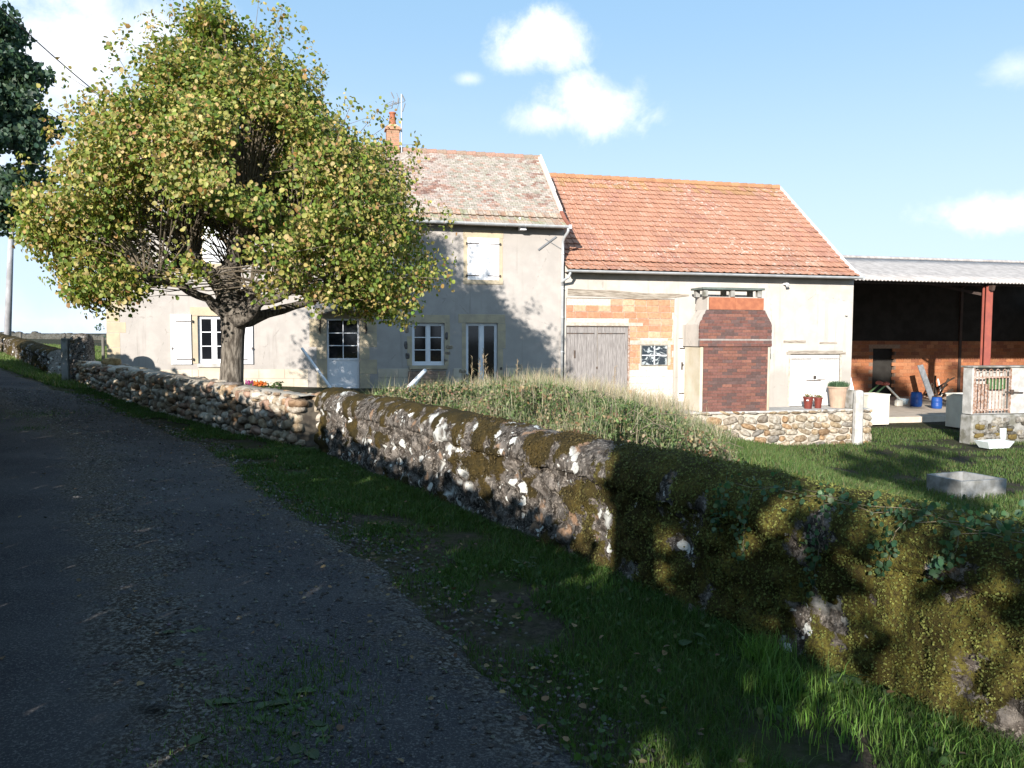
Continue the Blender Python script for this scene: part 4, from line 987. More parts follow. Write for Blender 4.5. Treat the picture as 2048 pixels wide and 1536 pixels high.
m = MB(); m.lathe([(0, 0), (.22, 0), (.3, .28), (.27, .28), (.2, .04)], (s-.3, t, HGF), 14); m.build('bucket', PORC, top=dict(off=(s-.3, t, HGF), label='pale metal tub on the shed floor left of the taller blue barrel', cat='tub'), smooth=True)
m = MB(); s, t = ongF(1868, 800, HGF); m.beam((s-.1, t, HGF), (s-.35, t+.7, fac(1858, 730, t+.7)[1]), .34, .05, up=(0, 1, 0)); m.build('grey_plank', LEAD, top=dict(off=(s, t, HGF), label='broad grey plank leaning behind the two blue barrels', cat='plank'))
m = MB(); s, t = ongF(1884, 792, HGF); m.beam((s, t, HGF), (s-.25, t+.3, -.2), .09, .04, up=(0, 1, 0)); m.build('white_stick', WHITEW, top=dict(off=(s, t, HGF), label='short pale stake leaning right of the grey plank in the shed', cat='stake'))
# timber and sheets heaped in the shed
s, t = ongF(1915, 800, HGF)
m = MB()
for k in range(9): m.beam((s-1+random.uniform(-.5, .5), t+random.uniform(0, 1), HGF+.2), (s+random.uniform(-.5, 1.4), t+1.5, HGF+random.uniform(.3, 1.3)), .10, .04)
m.build('timber_pile', DARKWOOD, top=dict(off=(s, t, HGF), label='dark heap of propped boards and branches against the orange block wall', cat='timber pile'))
# play swing frame with a red knot on top
s, t = ongF(1795, 812, HGF); top = fac(1770, 770, t)[1]; sT = fac(1772, 770, t)[0]
fr_ = thing('trestle_frame', 'green and red metal trestle lying open on the shed floor behind the white tank', 'trestle', (s, t, HGF))
m = MB()
for q in (0, .5): m.beam((sT, t+q, top), (fac(1742, 795, t)[0]-.5, t+q+.1, HGF), .06, .06)
m.build('green_leg', GREENP, fr_)
m = MB(); m.beam((sT, t, top), (s+.05, t-.05, HGF+.35), .07, .07); m.build('pale_leg', CONCW, fr_)
m = MB(); m.box(s-.13, s+.22, t-.14, t+.08, HGF, HGF+.3); m.build('foot', CONCW, fr_, bevel=.04)
m = MB()
for dx, dz in ((0, .05), (-.38, .1)): m.lathe([(.07, -.08), (.16, -.05), (.17, .05), (.08, .1), (.07, 0), (.07, -.08)], (sT+dx, t, top+dz), 10)
m.tube([(sT-.4, t, top+.12), (sT-.2, t, top+.02), (sT+.05, t, top+.05), (sT+.12, t, top-.1)], .035, 6); m.build('red_joint', RED, fr_)

# barred hutch on a mossy stone base
def make_hutch():
    s0, t0 = ongF(1943, 885, -1.9); k = (CAM[2]+1.9)/(884-675)  # metres per px
    o = thing('barred_hutch', 'grey concrete hutch with rusty barred door on a mossy stone base', 'hutch', (s0+1.3, t0+.8, -1.9))
    zb = fac(1960, 829, t0)[1]; zt = fac(1980, 735, t0)[1]; sR = s0+4.2
    m = MB(); m.box(s0, sR, t0, t0+.55, -2.3, zb, jit=.03); m.build('stone_base', CONCD, o, bevel=.05)
    rk = Rocks()
    for i in range(46):
        s = random.uniform(s0+.1, s0+2.2); z = random.uniform(-1.8, zb-.15); rk.add((s, t0-.01, z), (random.uniform(.15, .4), .12, random.uniform(.1, .22)), col=random.choice([(.10, .095, .08), (.24, .23, .21), (.32, .30, .26), (.16, .12, .04)]))
    rk.build('base_stones', CSTONE, o)
    a = fac(1950, 780, t0)[0]; b = fac(2026, 780, t0)[0]; tt = t0+.06
    m = MB(); m.box(a-.06, a, tt, tt+.4, zb, zt); m.box(b+.02, b+1.9, tt+.02, tt+.42, zb, zt); m.box(a, b+.02, tt+.35, tt+.40, zb, zt); m.box(a, b+.02, tt, tt+.34, zb, zb+.02); m.build('concrete_box', CONC, o, bevel=.012)
    m = MB(); m.box(a-.1, b+2.0, tt-.06, tt+.48, zt+.001, zt+.05); m.build('roof_slab', CONCD, o)
    m = MB(); m.box(a+.02, b, tt+.02, tt+.06, zb+.12, zb+.17); m.box(a+.02, b, tt+.02, tt+.06, zt-.36, zt-.31); m.box(a, a+.04, tt-.0, tt+.05, zb+.02, zt-.02); m.box(b-.04, b, tt-.0, tt+.05, zb+.02, zt-.02)
    n = 11
    for i in range(n): s = a+.08+(b-a-.16)*i/(n-1); m.tube([(s, tt+.02, zb+.04), (s, tt+.02, zt-.1)], .016, 6)
    for i in range(0, n-1, 2): s = a+.08+(b-a-.16)*i/(n-1); e = a+.08+(b-a-.16)*(i+1)/(n-1); m.tube([(s, tt+.02, zt-.1), ((s+e)/2, tt+.02, zt-.06), (e, tt+.02, zt-.1)], .016, 6)
    g = m.build('barred_door', RUST, o)
    m = MB(); zc = (zb+zt)/2-.05; m.beam((b-.25, tt-.03, zc), (b+.45, tt-.03, zc-.03), .03, .05); m.box(b-.06, b+.08, tt-.03, tt+.0, zc-.08, zc+.08); m.build('latch', IRON, g)
    m = MB(); m.box(a+1.0*(b-a)*.5, b-.1, tt+.15, tt+.3, zt-.75, zt-.35); m.build('green_cloth', GREENP, o)
    m = MB(); s = a+.3; m.box(s-.2, s+.4, tt+.12, tt+.3, zb+.05, zb+1.0); m.build('inner_box', RUST, o)
    return s0, t0
HS, HTT = make_hutch()
m = MB(); s, t = ongF(2000, 893, -1.9)
for x0, w in ((1971, 30), (2000, 38)):
    pass
s0, t0 = ongF(1972, 898, -1.9); s1, _ = ongF(2036, 898, -1.9)
m.add([(s0+.12, t0, -1.9), (s1-.12, t0, -1.9), (s1-.12, t0+.4, -1.9), (s0+.12, t0+.4, -1.9), (s0, t0-.08, -1.68), (s1, t0-.08, -1.68), (s1, t0+.5, -1.68), (s0, t0+.5, -1.68), (s0+.06, t0-.02, -1.68), (s1-.06, t0-.02, -1.68), (s1-.06, t0+.44, -1.68), (s0+.06, t0+.44, -1.68), (s0+.15, t0+.03, -1.85), (s1-.15, t0+.03, -1.85), (s1-.15, t0+.38, -1.85), (s0+.15, t0+.38, -1.85)],
      [(0, 1, 5, 4), (1, 2, 6, 5), (2, 3, 7, 6), (3, 0, 4, 7), (4, 5, 9, 8), (5, 6, 10, 9), (6, 7, 11, 10), (7, 4, 8, 11), (8, 9, 13, 12), (9, 10, 14, 13), (10, 11, 15, 14), (11, 8, 12, 15), (12, 13, 14, 15)])
m.build('enamel_basin', PORC, top=dict(off=((s0+s1)/2, t0, -1.9), label='low white enamel basin on the grass in front of the barred hutch', cat='basin'))
s, t = ongF(2005, 884, -1.9); m = MB(); m.lathe([(0, 0), (.1, 0), (.1, .42), (.085, .42), (.085, .05)], (s, t, -1.85), 14); m.build('pipe_offcut', PORC, top=dict(off=(s, t, -1.9), label='short pale upright pipe behind the white enamel basin', cat='pipe'), smooth=True)
# concrete trough and slab on the grass beyond the mossy wall
gA = ong(1925, 990); zt = gA[2]
def onzW(x, y, z): d = ray(x, y); return CAM+d*(z-1.6)/d[2]
c1, c2, c3, c4 = [onzW(x, y, zt+.45) for x, y in ((1850, 946), (1925, 943), (2013, 957), (1935, 964))]
def make_trough():
    o = thing('concrete_trough', 'open grey concrete trough sitting on the grass beyond the mossy wall', 'trough', tuple(gA), 'W')
    P = [onzW(x, y, zt+.42)[:2] for x, y in ((1853, 948), (1922, 963), (2014, 958), (1926, 942))]
    P = np.array(P); c = P.mean(0); Q = c+(P-c)*.86; m = MB(); B = c+(P-c)*.97; z1 = zt+.42
    vs = [(*p, zt-.2) for p in B]+[(*p, z1) for p in P]+[(*p, z1) for p in Q]+[(*p, zt+.08) for p in c+(P-c)*.82]; fs = []
    for k in range(4):
        j = (k+1) % 4; fs += [(k, j, 4+j, 4+k), (4+k, 4+j, 8+j, 8+k), (8+k, 8+j, 12+j, 12+k)]
    fs.append((12, 13, 14, 15)); m.add(vs, fs); m.build('trough_body', CONCT, o)
    m = MB(); p = (P[0]+P[1])/2; m.tube([(p[0], p[1]-.03, zt+.06), (p[0], p[1]+.1, zt+.06)], .03, 8); m.build('drain_hole', IRON, o)
make_trough()
P = [onzW(x, y, -.72) for x, y in ((1690, 957), (1760, 972), (1838, 975), (1770, 953))]
g = [float(ground(p[0], p[1])) for p in P]; zz = max(g)+.05
P = [onzW(x, y, zz-.05) for x, y in ((1690, 957), (1760, 972), (1838, 975), (1770, 953))]; P = [(p[0], p[1], float(ground(p[0], p[1]))+.035) for p in P]
m = MB(); m.add([(p[0], p[1], p[2]-.3) for p in P]+P, [(0, 1, 5, 4), (1, 2, 6, 5), (2, 3, 7, 6), (3, 0, 4, 7), (4, 5, 6, 7)]); m.build('flat_slab', CONCT, top=dict(off=tuple(P[0]), frame='W', label='flat grey slab half sunk in the weeds left of the trough', cat='slab'), bevel=.01)

# ================================================================= GARDEN WALLS
WL = lambda y: np.interp(y, [-.5, .6, 3.02, 4.07, 5.29, 8, 11.09], [4.1, 3.42, 1.96, 1.33, .70, -.90, -2.80])                   # x of the mossy wall's road face at depth y
def fitpath(P, step): return resample(np.array(P, float), step)
def mossy_wall(name, label, path, height, hw, cell=.035, seed=0, scale=1., tufts=0):
    C = fitpath(path, cell); tn = np.gradient(C[:, :2], axis=0); tn /= np.hypot(tn[:, 0], tn[:, 1])[:, None]
    nb = np.stack([tn[:, 1], -tn[:, 0]], 1)            # to the right of travel
    H = height if np.ndim(height) else np.full(len(C), height); H = np.interp(np.linspace(0, 1, len(C)), np.linspace(0, 1, len(H)), H)
    prof = []
    for f in np.linspace(-.08, .70, 26): prof.append((-(1.0-.12*f), f, 0))
    for a in np.linspace(-.15, math.pi+.15, 30): prof.append((-math.cos(a)*1.06, .74+math.sin(a)*.24, 1))
    for f in np.linspace(.70, -.08, 12): prof.append((1.0-.12*f, f, 0))
    pr = np.array(prof); n = len(C); m = len(pr)
    V = np.zeros((n, m, 3))
    V[:, :, 0] = C[:, None, 0]+nb[:, None, 0]*pr[None, :, 0]*hw; V[:, :, 1] = C[:, None, 1]+nb[:, None, 1]*pr[None, :, 0]*hw; V[:, :, 2] = C[:, None, 2]+pr[None, :, 1]*H[:, None]
    # outward direction
    dp = np.gradient(pr[:, :2]*np.array([hw, height if np.ndim(height) == 0 else .9]), axis=0); on = np.stack([-dp[:, 1], dp[:, 0]], 1); on /= np.linalg.norm(on, axis=1)[:, None]
    O = np.zeros_like(V); O[:, :, 0] = nb[:, None, 0]*on[None, :, 0]; O[:, :, 1] = nb[:, None, 1]*on[None, :, 0]; O[:, :, 2] = on[None, :, 1]
    P = V.reshape(-1, 3); Of = O.reshape(-1, 3); cop = np.tile(pr[:, 2], n)
    sc = scale
    # rounded stones: distance to nearest jittered cell centre
    def cells(P, size, sd):
        q = P/size; i0 = np.floor(q); best = np.full(len(P), 9.); idv = np.zeros(len(P)); sec = np.full(len(P), 9.)
        for dx in (-1, 0, 1):
            for dy in (-1, 0, 1):
                for dz in (-1, 0, 1):
                    i = i0+np.array([dx, dy, dz]); c = i+np.stack([hashn(i[:, 0], i[:, 1], i[:, 2], sd+k) for k in range(3)], 1)
                    d = np.linalg.norm(q-c, axis=1); h = hashn(i[:, 0], i[:, 1], i[:, 2], sd+9)
                    nw = d < best; sec = np.where(nw, best, np.minimum(sec, d)); idv = np.where(nw, h, idv); best = np.where(nw, d, best)
        return best, sec, idv
    b1, s1_, id1 = cells(P, np.array([.2, .2, .15])*sc, seed)
    edge = np.clip((s1_-b1)*2.2, 0, 1)
    hp = P[:, 2]-np.repeat(C[:, 2], m)
    disp = (fbm(P, 1.0/sc, seed+2)-.5)*.05*sc+(fbm(P, 6/sc, seed+3)-.5)*np.where(cop > 0, .03, .10)*sc+(fbm(P, 19/sc, seed+4, 3)-.5)*.035+np.where(cop > 0, .15, 1.)*(edge-.5)*.05*sc
    moss = fbm(P, 2.3/sc, seed+11, 5)+.10*(fbm(P, 9, seed+12)-.5)
    up = Of[:, 2]; moss = moss+np.where(cop > 0, .03+.17*np.clip(up-.35, -.2, 1)+.5*(fbm(P*np.array([1, 1, .3]), 9, seed+14)-.5), .30*(fbm(P, 6, seed+15)-.5))
    y = P[:, 1]; moss = moss+.115*sst(5.6-y, 0, 1.0)-.02*(y > 5.4) if tufts else moss+.03
    mossk = sst(moss, .47, .60)
    disp += mossk*.022
    P2 = P+Of*disp[:, None]
    lich = sst(fbm(P, 9, seed+30, 3)+.22*(hashn(*np.floor(P/.17).T, 4) > .9)*0, .62, .68)*sst(fbm(P, 1.7, seed+33), .46, .58)
    cols = np.stack([mossk, lich, .5*id1+.5*edge], 1)
    i = np.arange(n*m).reshape(n, m); Fc = np.stack([i[:-1, :-1], i[:-1, 1:], i[1:, 1:], i[1:, :-1]], -1).reshape(-1, 4)
    off = (float(C[len(C)//2, 0]), float(C[len(C)//2, 1]), float(C[len(C)//2, 2]))
    root = thing(name, label, 'stone wall', off, 'W')
    # end faces
    V2 = P2.reshape(n, m, 3); ends = []
    o = finish('masonry', P2, Fc, MOSSWALL, root, None, cols, smooth=True)
    me = MB(); 
    for k in (0, n-1): me.add([tuple(v) for v in V2[k]], [tuple(range(m)) if k else tuple(reversed(range(m)))], (.2, .3, .5))
    me.build('wall_end', MOSSWALL, root, attr=True)
    if tufts:
        Nn = Of.copy(); keep = np.where((mossk > .55) & (P[:, 1] < 7.5) & (np.tile(pr[:, 0], n) < .6))[0]
        w = 1/np.maximum(1.5, P[keep, 1])**1.6; sel = np.random.choice(keep, tufts, p=w/w.sum())
        Q = P2[sel]+np.random.normal(0, cell*.6, (tufts, 3))*(1-np.abs(Nn[sel]))+Nn[sel]*np.random.uniform(-.006, .012, (tufts, 1))
        big = fbm(Q, 6, 77)[:, None]
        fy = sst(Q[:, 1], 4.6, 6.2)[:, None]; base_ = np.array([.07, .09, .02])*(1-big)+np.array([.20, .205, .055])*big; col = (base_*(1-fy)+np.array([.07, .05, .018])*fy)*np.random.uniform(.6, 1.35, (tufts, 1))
        br = sst(Q[:, 2], .82, .93)[:, None]*np.random.uniform(0, 1, (tufts, 1))*.6; col = col*(1-br)+br*np.array([.13, .075, .025])
        leaves('moss', Q, np.random.uniform(.006, .016, tufts)*np.clip(Q[:, 1]/4, .8, 1.3), col, MOSSM, root, narrow=.8, out=Nn[sel]*.8)
    return root
def mossmat():
    m = bpy.data.materials.new('mossy_masonry'); m.use_nodes = True; t = NT(m.node_tree)
    tc = t.n('ShaderNodeTexCoord'); v = tc.outputs['Object']; a = t.n('ShaderNodeAttribute'); a.attribute_name = 'Col'
    sp = t.n('ShaderNodeSeparateColor'); t.l(a.outputs[0], sp.inputs[0]); mo, li, st = sp.outputs
    stone = t.mix(st, (.10, .09, .08), (.24, .21, .185))
    stone = t.mix(t.step(t.noise(v, 7, 6, .7), .40, .58), stone, (.075, .062, .052)); stone = t.mix(t.math('MULTIPLY', t.step(t.noise(t.map(v, (1, 1, .6)), 11, 6, .75), .50, .56), .85), stone, (.022, .018, .014))
    stone = t.mix(t.math('MULTIPLY', t.step(t.noise(v, 30, 5, .75), .52, .60), .75), stone, (.33, .29, .25))
    stone = t.mix(t.math('MULTIPLY', t.step(t.noise(t.map(v, loc=(5, 1, 2)), 4, 4), .62, .7), .8), stone, (.34, .21, .13))
    vo = t.n('ShaderNodeTexVoronoi'); wv = t.n('ShaderNodeVectorMath'); wv.operation = 'MULTIPLY_ADD'; t.l(t.noise(v, 14, 3, .6, 0, True), wv.inputs[0]); wv.inputs[1].default_value = (.09, .09, .09); t.l(v, wv.inputs[2])
    t.l(wv.outputs[0], vo.inputs['Vector']); vo.inputs['Scale'].default_value = 8.5; patch = t.noise(v, 1.6, 2)
    sc2 = t.n('ShaderNodeSeparateColor'); t.l(vo.outputs['Color'], sc2.inputs[0])
    rad = t.math('MULTIPLY', t.step(sc2.outputs[0], .45, 1.0), .42)
    lm = t.math('MULTIPLY', t.step(t.math('SUBTRACT', rad, vo.outputs['Distance']), -.01, .02), t.step(patch, .36, .46))
    vo2 = t.n('ShaderNodeTexVoronoi'); t.l(wv.outputs[0], vo2.inputs['Vector']); vo2.inputs['Scale'].default_value = 26; s3 = t.n('ShaderNodeSeparateColor'); t.l(vo2.outputs['Color'], s3.inputs[0])
    lm = t.math('MAXIMUM', lm, t.math('MULTIPLY', t.step(t.math('SUBTRACT', t.math('MULTIPLY', t.step(s3.outputs[0], .6, 1.0), .4), vo2.outputs['Distance']), -.01, .03), t.step(patch, .45, .55)))
    stone = t.mix(t.math('MAXIMUM', lm, t.math('MULTIPLY', li, .9)), stone, (.66, .66, .62))
    n2 = t.noise(v, 13, 7, .78); mk = t.step(t.math('ADD', mo, t.math('MULTIPLY', t.math('SUBTRACT', n2, .5), 3.0)), .36, .52)
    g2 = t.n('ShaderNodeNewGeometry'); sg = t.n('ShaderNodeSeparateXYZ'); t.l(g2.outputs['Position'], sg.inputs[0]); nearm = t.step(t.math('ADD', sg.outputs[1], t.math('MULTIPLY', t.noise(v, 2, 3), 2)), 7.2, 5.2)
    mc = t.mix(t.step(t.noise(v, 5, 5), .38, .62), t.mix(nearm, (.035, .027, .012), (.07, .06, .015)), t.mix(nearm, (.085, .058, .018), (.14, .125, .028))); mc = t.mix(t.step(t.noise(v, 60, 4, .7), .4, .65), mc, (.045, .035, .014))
    col = t.mix(mk, stone, mc)
    b = t.n('ShaderNodeBsdfPrincipled'); t.l(col, b.inputs['Base Color']); b.inputs['Roughness'].default_value = 1; b.inputs['Specular IOR Level'].default_value = .12
    bn = t.n('ShaderNodeBump'); bn.inputs['Strength'].default_value = 1; bn.inputs['Distance'].default_value = .035
    t.l(t.math('ADD', t.noise(v, 18, 7, .75), t.math('MULTIPLY', t.noise(v, 90, 3), .35)), bn.inputs['Height']); t.l(bn.outputs[0], b.inputs['Normal'])
    o = t.n('ShaderNodeOutputMaterial'); t.l(b.outputs[0], o.inputs[0]); return m
MOSSWALL = mossmat(); MOSSM = leafmat('moss_fronds', .2, .9)
pth = [(float(WL(y))+.24, y+.14, 0) for y in (.6, 2, 3, 4, 5, 6, 7, 8, 9, 10, 10.95)]
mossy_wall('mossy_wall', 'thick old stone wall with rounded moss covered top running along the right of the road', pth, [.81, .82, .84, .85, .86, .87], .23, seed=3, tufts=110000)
# far continuation by the road's left end
fA = ong(122, 752); fB = ong(42, 716); fC = fB+(fB-fA)*1.2
fC[2] = float(ground(fC[0], fC[1]))
mossy_wall('mossy_wall', 'short mossy wall beyond the standing stone pillar at far left', [fA, fB, fC], .72, .3, cell=.07, seed=9)
# the distant dark field wall
fd0 = np.array([-46, 62, 0.]); fd1 = np.array([-15, 62, 0.])
for p in (fd0, fd1): p[2] = float(ground(p[0], p[1]))-.2
def far_wall():
    rk = Rocks(); 
    for k in range(150):
        f = k/150; p = fd0*(1-f)+fd1*f; rk.add((p[0], p[1], p[2]+.35+random.uniform(-.1, .1)), (.5, .5, random.uniform(.6, .9)), col=(.10, .10, .09))
    rk.build('field_wall', CSTONE, top=dict(off=tuple((fd0+fd1)/2), frame='W', label='low dark dry stone wall crossing the far field at left', cat='stone wall'))
far_wall()

DW = [ong(x, y) for x, y in ((600, 893), (515, 873), (378, 839), (288, 812), (213, 786), (163, 768))]
DWtop = [(600, 792), (515, 780), (378, 759), (288, 743), (213, 730), (163, 722)]
def dry_wall():
    P = np.array(DW); tops = []
    for p, (x, y) in zip(P, DWtop): tops.append(at(x, y, p[1])[2])
    Q = np.c_[P, tops]; Q = resample(Q, .05); d = np.r_[0, np.cumsum(np.hypot(*np.diff(Q[:, :2], axis=0).T))]
    L = d[-1]
    def pt(a): return np.array([np.interp(a, d, Q[:, k]) for k in range(4)])
    root = thing('dry_stone_wall', 'sunlit dry stone wall of tan and ochre rubble below the lime tree', 'stone wall', tuple(pt(L/2)[:3]), 'W')
    rk = Rocks(); a0 = -.15
    cols = [(.44, .35, .24), (.50, .43, .33), (.38, .31, .24), (.56, .50, .42), (.40, .27, .17), (.34, .26, .19), (.46, .40, .34), (.62, .57, .49), (.43, .29, .22)]
    nrows = 6
    for r in range(nrows):
        a = -random.uniform(0, .2)
        while a < L:
            p = pt(min(max(a, 0), L-.01)); Ht = p[3]-p[2]+.06; rh = Ht/nrows; up_ = r == nrows-1
            w = random.uniform(.10, .36)*(.62 if up_ else 1)*(1 if r else 1.2)
            q = pt(min(max(a+w, .02), L)); dr = (q-p)[:2]; dr = dr/(np.linalg.norm(dr)+1e-9); nm = np.array([dr[1], -dr[0]])
            c = (p+q)/2; z = c[2]-.06+rh*(r+.5); hh = rh*random.uniform(.9, 1.25)*(1.15 if up_ else 1)
            # road side is towards -nm or nm: choose nearer the camera
            sgn = -1 if np.dot(nm, c[:2]) > 0 else 1
            for side, yy in ((1, 0), (-1, .34)):
                o = c[:2]-nm*sgn*yy
                rk.add((o[0]+random.uniform(-.02, .02), o[1], z-(.03 if up_ else 0)+random.uniform(-.03, .03)), (w*random.uniform(.9, 1.1), random.uniform(.16, .32), hh*random.uniform(.72, 1.2)), ax=(dr, nm), col=tuple(np.array(random.choice(cols))*random.uniform(.75, 1.12)), sq=random.uniform(.5, .9), rough=.3, rot=random.uniform(-.3, .3) if not up_ else random.uniform(-.25, .25))
                if side == 1 and random.random() < .3: rk.add((o[0]+nm[0]*sgn*.06, o[1]+nm[1]*sgn*.06, z+rh*.45), (.09, .1, .05), ax=(dr, nm), col=random.choice(cols))
            a += w
    rk.build('stones', CSTONE, root)
    m = MB(); s = -1
    for i in range(0, len(Q)-6, 5):
        p, q = Q[i], Q[min(i+5, len(Q)-1)]; dr = (q-p)[:2]; dr /= np.linalg.norm(dr); nm = np.array([dr[1], -dr[0]]); sgn = -1 if np.dot(nm, p[:2]) > 0 else 1
        for (o0, o1, za, zb_) in ((-.04, .30, -.3, -.09),):
            vs = []
            for e in (p, q):
                for o_, z_ in ((o0, e[2]-.3), (o0, e[3]-.07), (o1, e[3]-.07), (o1, e[2]-.3)): vs.append((e[0]-nm[0]*sgn*o_, e[1]-nm[1]*sgn*o_, z_))
            m.add(vs, [(0, 4, 5, 1), (1, 5, 6, 2), (2, 6, 7, 3), (0, 1, 2, 3), (7, 6, 5, 4)])
    m.build('core', MORTARD, root)
    m = MB()
    V = []
    n = len(Q)
    for i, e in enumerate(Q):
        j = min(i+1, n-1); k = max(i-1, 0); dr = (Q[j]-Q[k])[:2]; dr /= np.linalg.norm(dr); nm = np.array([dr[1], -dr[0]]); sgn = -1 if np.dot(nm, e[:2]) > 0 else 1
        for o_ in (-.07, .02, .16, .3, .42):
            V.append((e[0]-nm[0]*sgn*o_, e[1]-nm[1]*sgn*o_, e[3]-.02+(.02 if .0 < o_ < .35 else -.05)))
    V = np.array(V); V[:, 2] += (fbm(V, 5, 3)-.5)*.07; ii = np.arange(n*5).reshape(n, 5); Fc = np.stack([ii[:-1, :-1], ii[:-1, 1:], ii[1:, 1:], ii[1:, :-1]], -1).reshape(-1, 4)
    finish('mortar_cap', V, Fc, MORTAR, root, smooth=True)
    return pt, L
dpt, dL = dry_wall()
# loose stones lying on the wall
def loose(px, py, size, col, label, name='loose_stone'):
    best = min(range(200), key=lambda i: abs(proj_x(dpt(i/199*dL)[:3])-px)); p = dpt(best/199*dL); rk = Rocks(); c = (p[0]+.05, p[1]+.12, p[3]+size[2]*.35); rk.add(c, size, col=col, sq=.75)
    rk.build(name, CSTONE, top=dict(off=c, frame='W', label=label, cat='stone'))
def proj_x(p): v = np.array(p)-CAM; return 1024+1600*(v@_r)/(v@_f)
loose(458, 768, (.30, .22, .07), (.20, .18, .17), 'flat dark stone lying on the dry stone wall in front of the tree trunk')
loose(216, 718, (.42, .3, .2), (.42, .30, .15), 'ochre rounded stone on the dry stone wall near the house corner')
# pillar
def pillar():
    b = ong(160, 766); x0 = at(142, 700, b[1])[0]; x1 = at(178, 700, b[1])[0]; zt = at(160, 668, b[1])[2]; rk = Rocks()
    rk.add(((x0+x1)/2, b[1]+.1, (b[2]+zt)/2-.1), (x1-x0+.04, .5, zt-b[2]+.25), col=(.24, .22, .20), sq=.35, rough=.07)
    o = rk.build('stone_pillar', MOSSWALL, top=dict(off=((x0+x1)/2, b[1], b[2]), frame='W', label='rounded lichen-spotted stone pillar at the left end of the dry stone wall', cat='pillar'))
    # finer surface
    md = o.modifiers.new('s', 'SUBSURF'); md.levels = 2; md.render_levels = 2
    c = o.data.color_attributes['Col']; v = np.ones((len(o.data.vertices), 4)); v[:, 0] = np.random.uniform(.1, .45, len(v)); v[:, 1] = 0; v[:, 2] = .6; c.data.foreach_set('color', v.ravel())
    m = MB(); x0 = at(127, 700, b[1])[0]; x1 = at(141, 700, b[1])[0]; zt = at(134, 676, b[1])[2]; m.box(x0, x1, b[1]-.12, b[1]+.12, b[2]-.3, zt, jit=.02)
    m.build('gate_stone', CONCD, top=dict(off=((x0+x1)/2, b[1], b[2]), frame='W', label='narrow squared grey gate stone left of the rounded pillar', cat='post'), bevel=.02)
pillar()
# field fence posts
GP = pmat('grey_post_wood', (.16, .15, .13), (.09, .085, .08), 6, rough=.9, stretch=(3, 3, .5))
for (x, yt, yb, Y, w, lb) in ((40, 665, 690, 40, 5, 'thin far fence post left of the gate stone'), (128, 668, 700, 24, 4, 'thin wooden stake behind the gate stone'), (205, 674, 715, 27, 6, 'grey wooden fence post between the pillar and the house')):
    A = at(x, yt, Y); z0 = float(ground(A[0], A[1])); m = MB(); r = w/2/1600*Y; m.tube([(A[0], A[1], z0-.2), (A[0]+.02, A[1], A[2])], r, 8); o = m.build('fence_post', GP, top=dict(off=(A[0], A[1], z0), frame='W', label=lb, cat='fence post', group='fence posts in the field'))
# wire between posts
P1 = at(205, 684, 27); P2 = at(128, 684, 29); m = MB(); m.tube([P2, P1, (P1[0]+3, P1[1]+2, P1[2])], .006, 4); m.build('fence_wire', IRON, top=dict(off=tuple(P1), frame='W', label='thin wire strung between the field fence posts', cat='wire'))

# ================================================================= POLE AND CABLES
pt_ = at(25, 395, 40); pb = at(14, 682, 40); pl = thing('utility_pole', 'tall slender grey utility pole at far left', 'utility pole', (pb[0], 40, float(ground(pb[0], 40))), 'W')
m = MB(); m.tube([(pb[0]-.02, 40, float(ground(pb[0], 40))-.3), tuple(at(19, 560, 40)), tuple(pt_)], [.17, .145, .105], 12); m.build('pole_shaft', POLEM, pl, smooth=True)
m = MB(); q = at(24, 407, 40); m.box(q[0]-.28, q[0]+.28, 39.8, 39.9, q[2]-.04, q[2]+.04); m.tube([(q[0]-.22, 39.85, q[2]), (q[0]-.22, 39.85, q[2]+.22)], .05, 8); m.build('crossarm', IRON, pl)
def cable(pts, r, label):
    P = []; 
    for (a, b) in zip(pts[:-1], pts[1:]):
        for f in np.linspace(0, 1, 14): p = np.array(a)*(1-f)+np.array(b)*f; p[2] -= .5*4*f*(1-f)*np.linalg.norm(np.array(b)-np.array(a))/22; P.append(tuple(p))
    m = MB(); m.tube(P, r, 5); m.build('overhead_cable', IRON, top=dict(off=P[0], frame='W', label=label, cat='cable'))
cable([at(-420, -330, 13), at(-10, 5, 17), at(300, 265, 22.5)], .014, 'thick dark cable crossing the top left sky down to the house')
cable([at(24, 402, 40), at(-120, 470, 26)], .012, 'thin wire leaving the utility pole to the left')
cable([at(24, 402, 40), at(130, 395, 60)], .014, 'thin wire running right from the utility pole behind the lime tree')

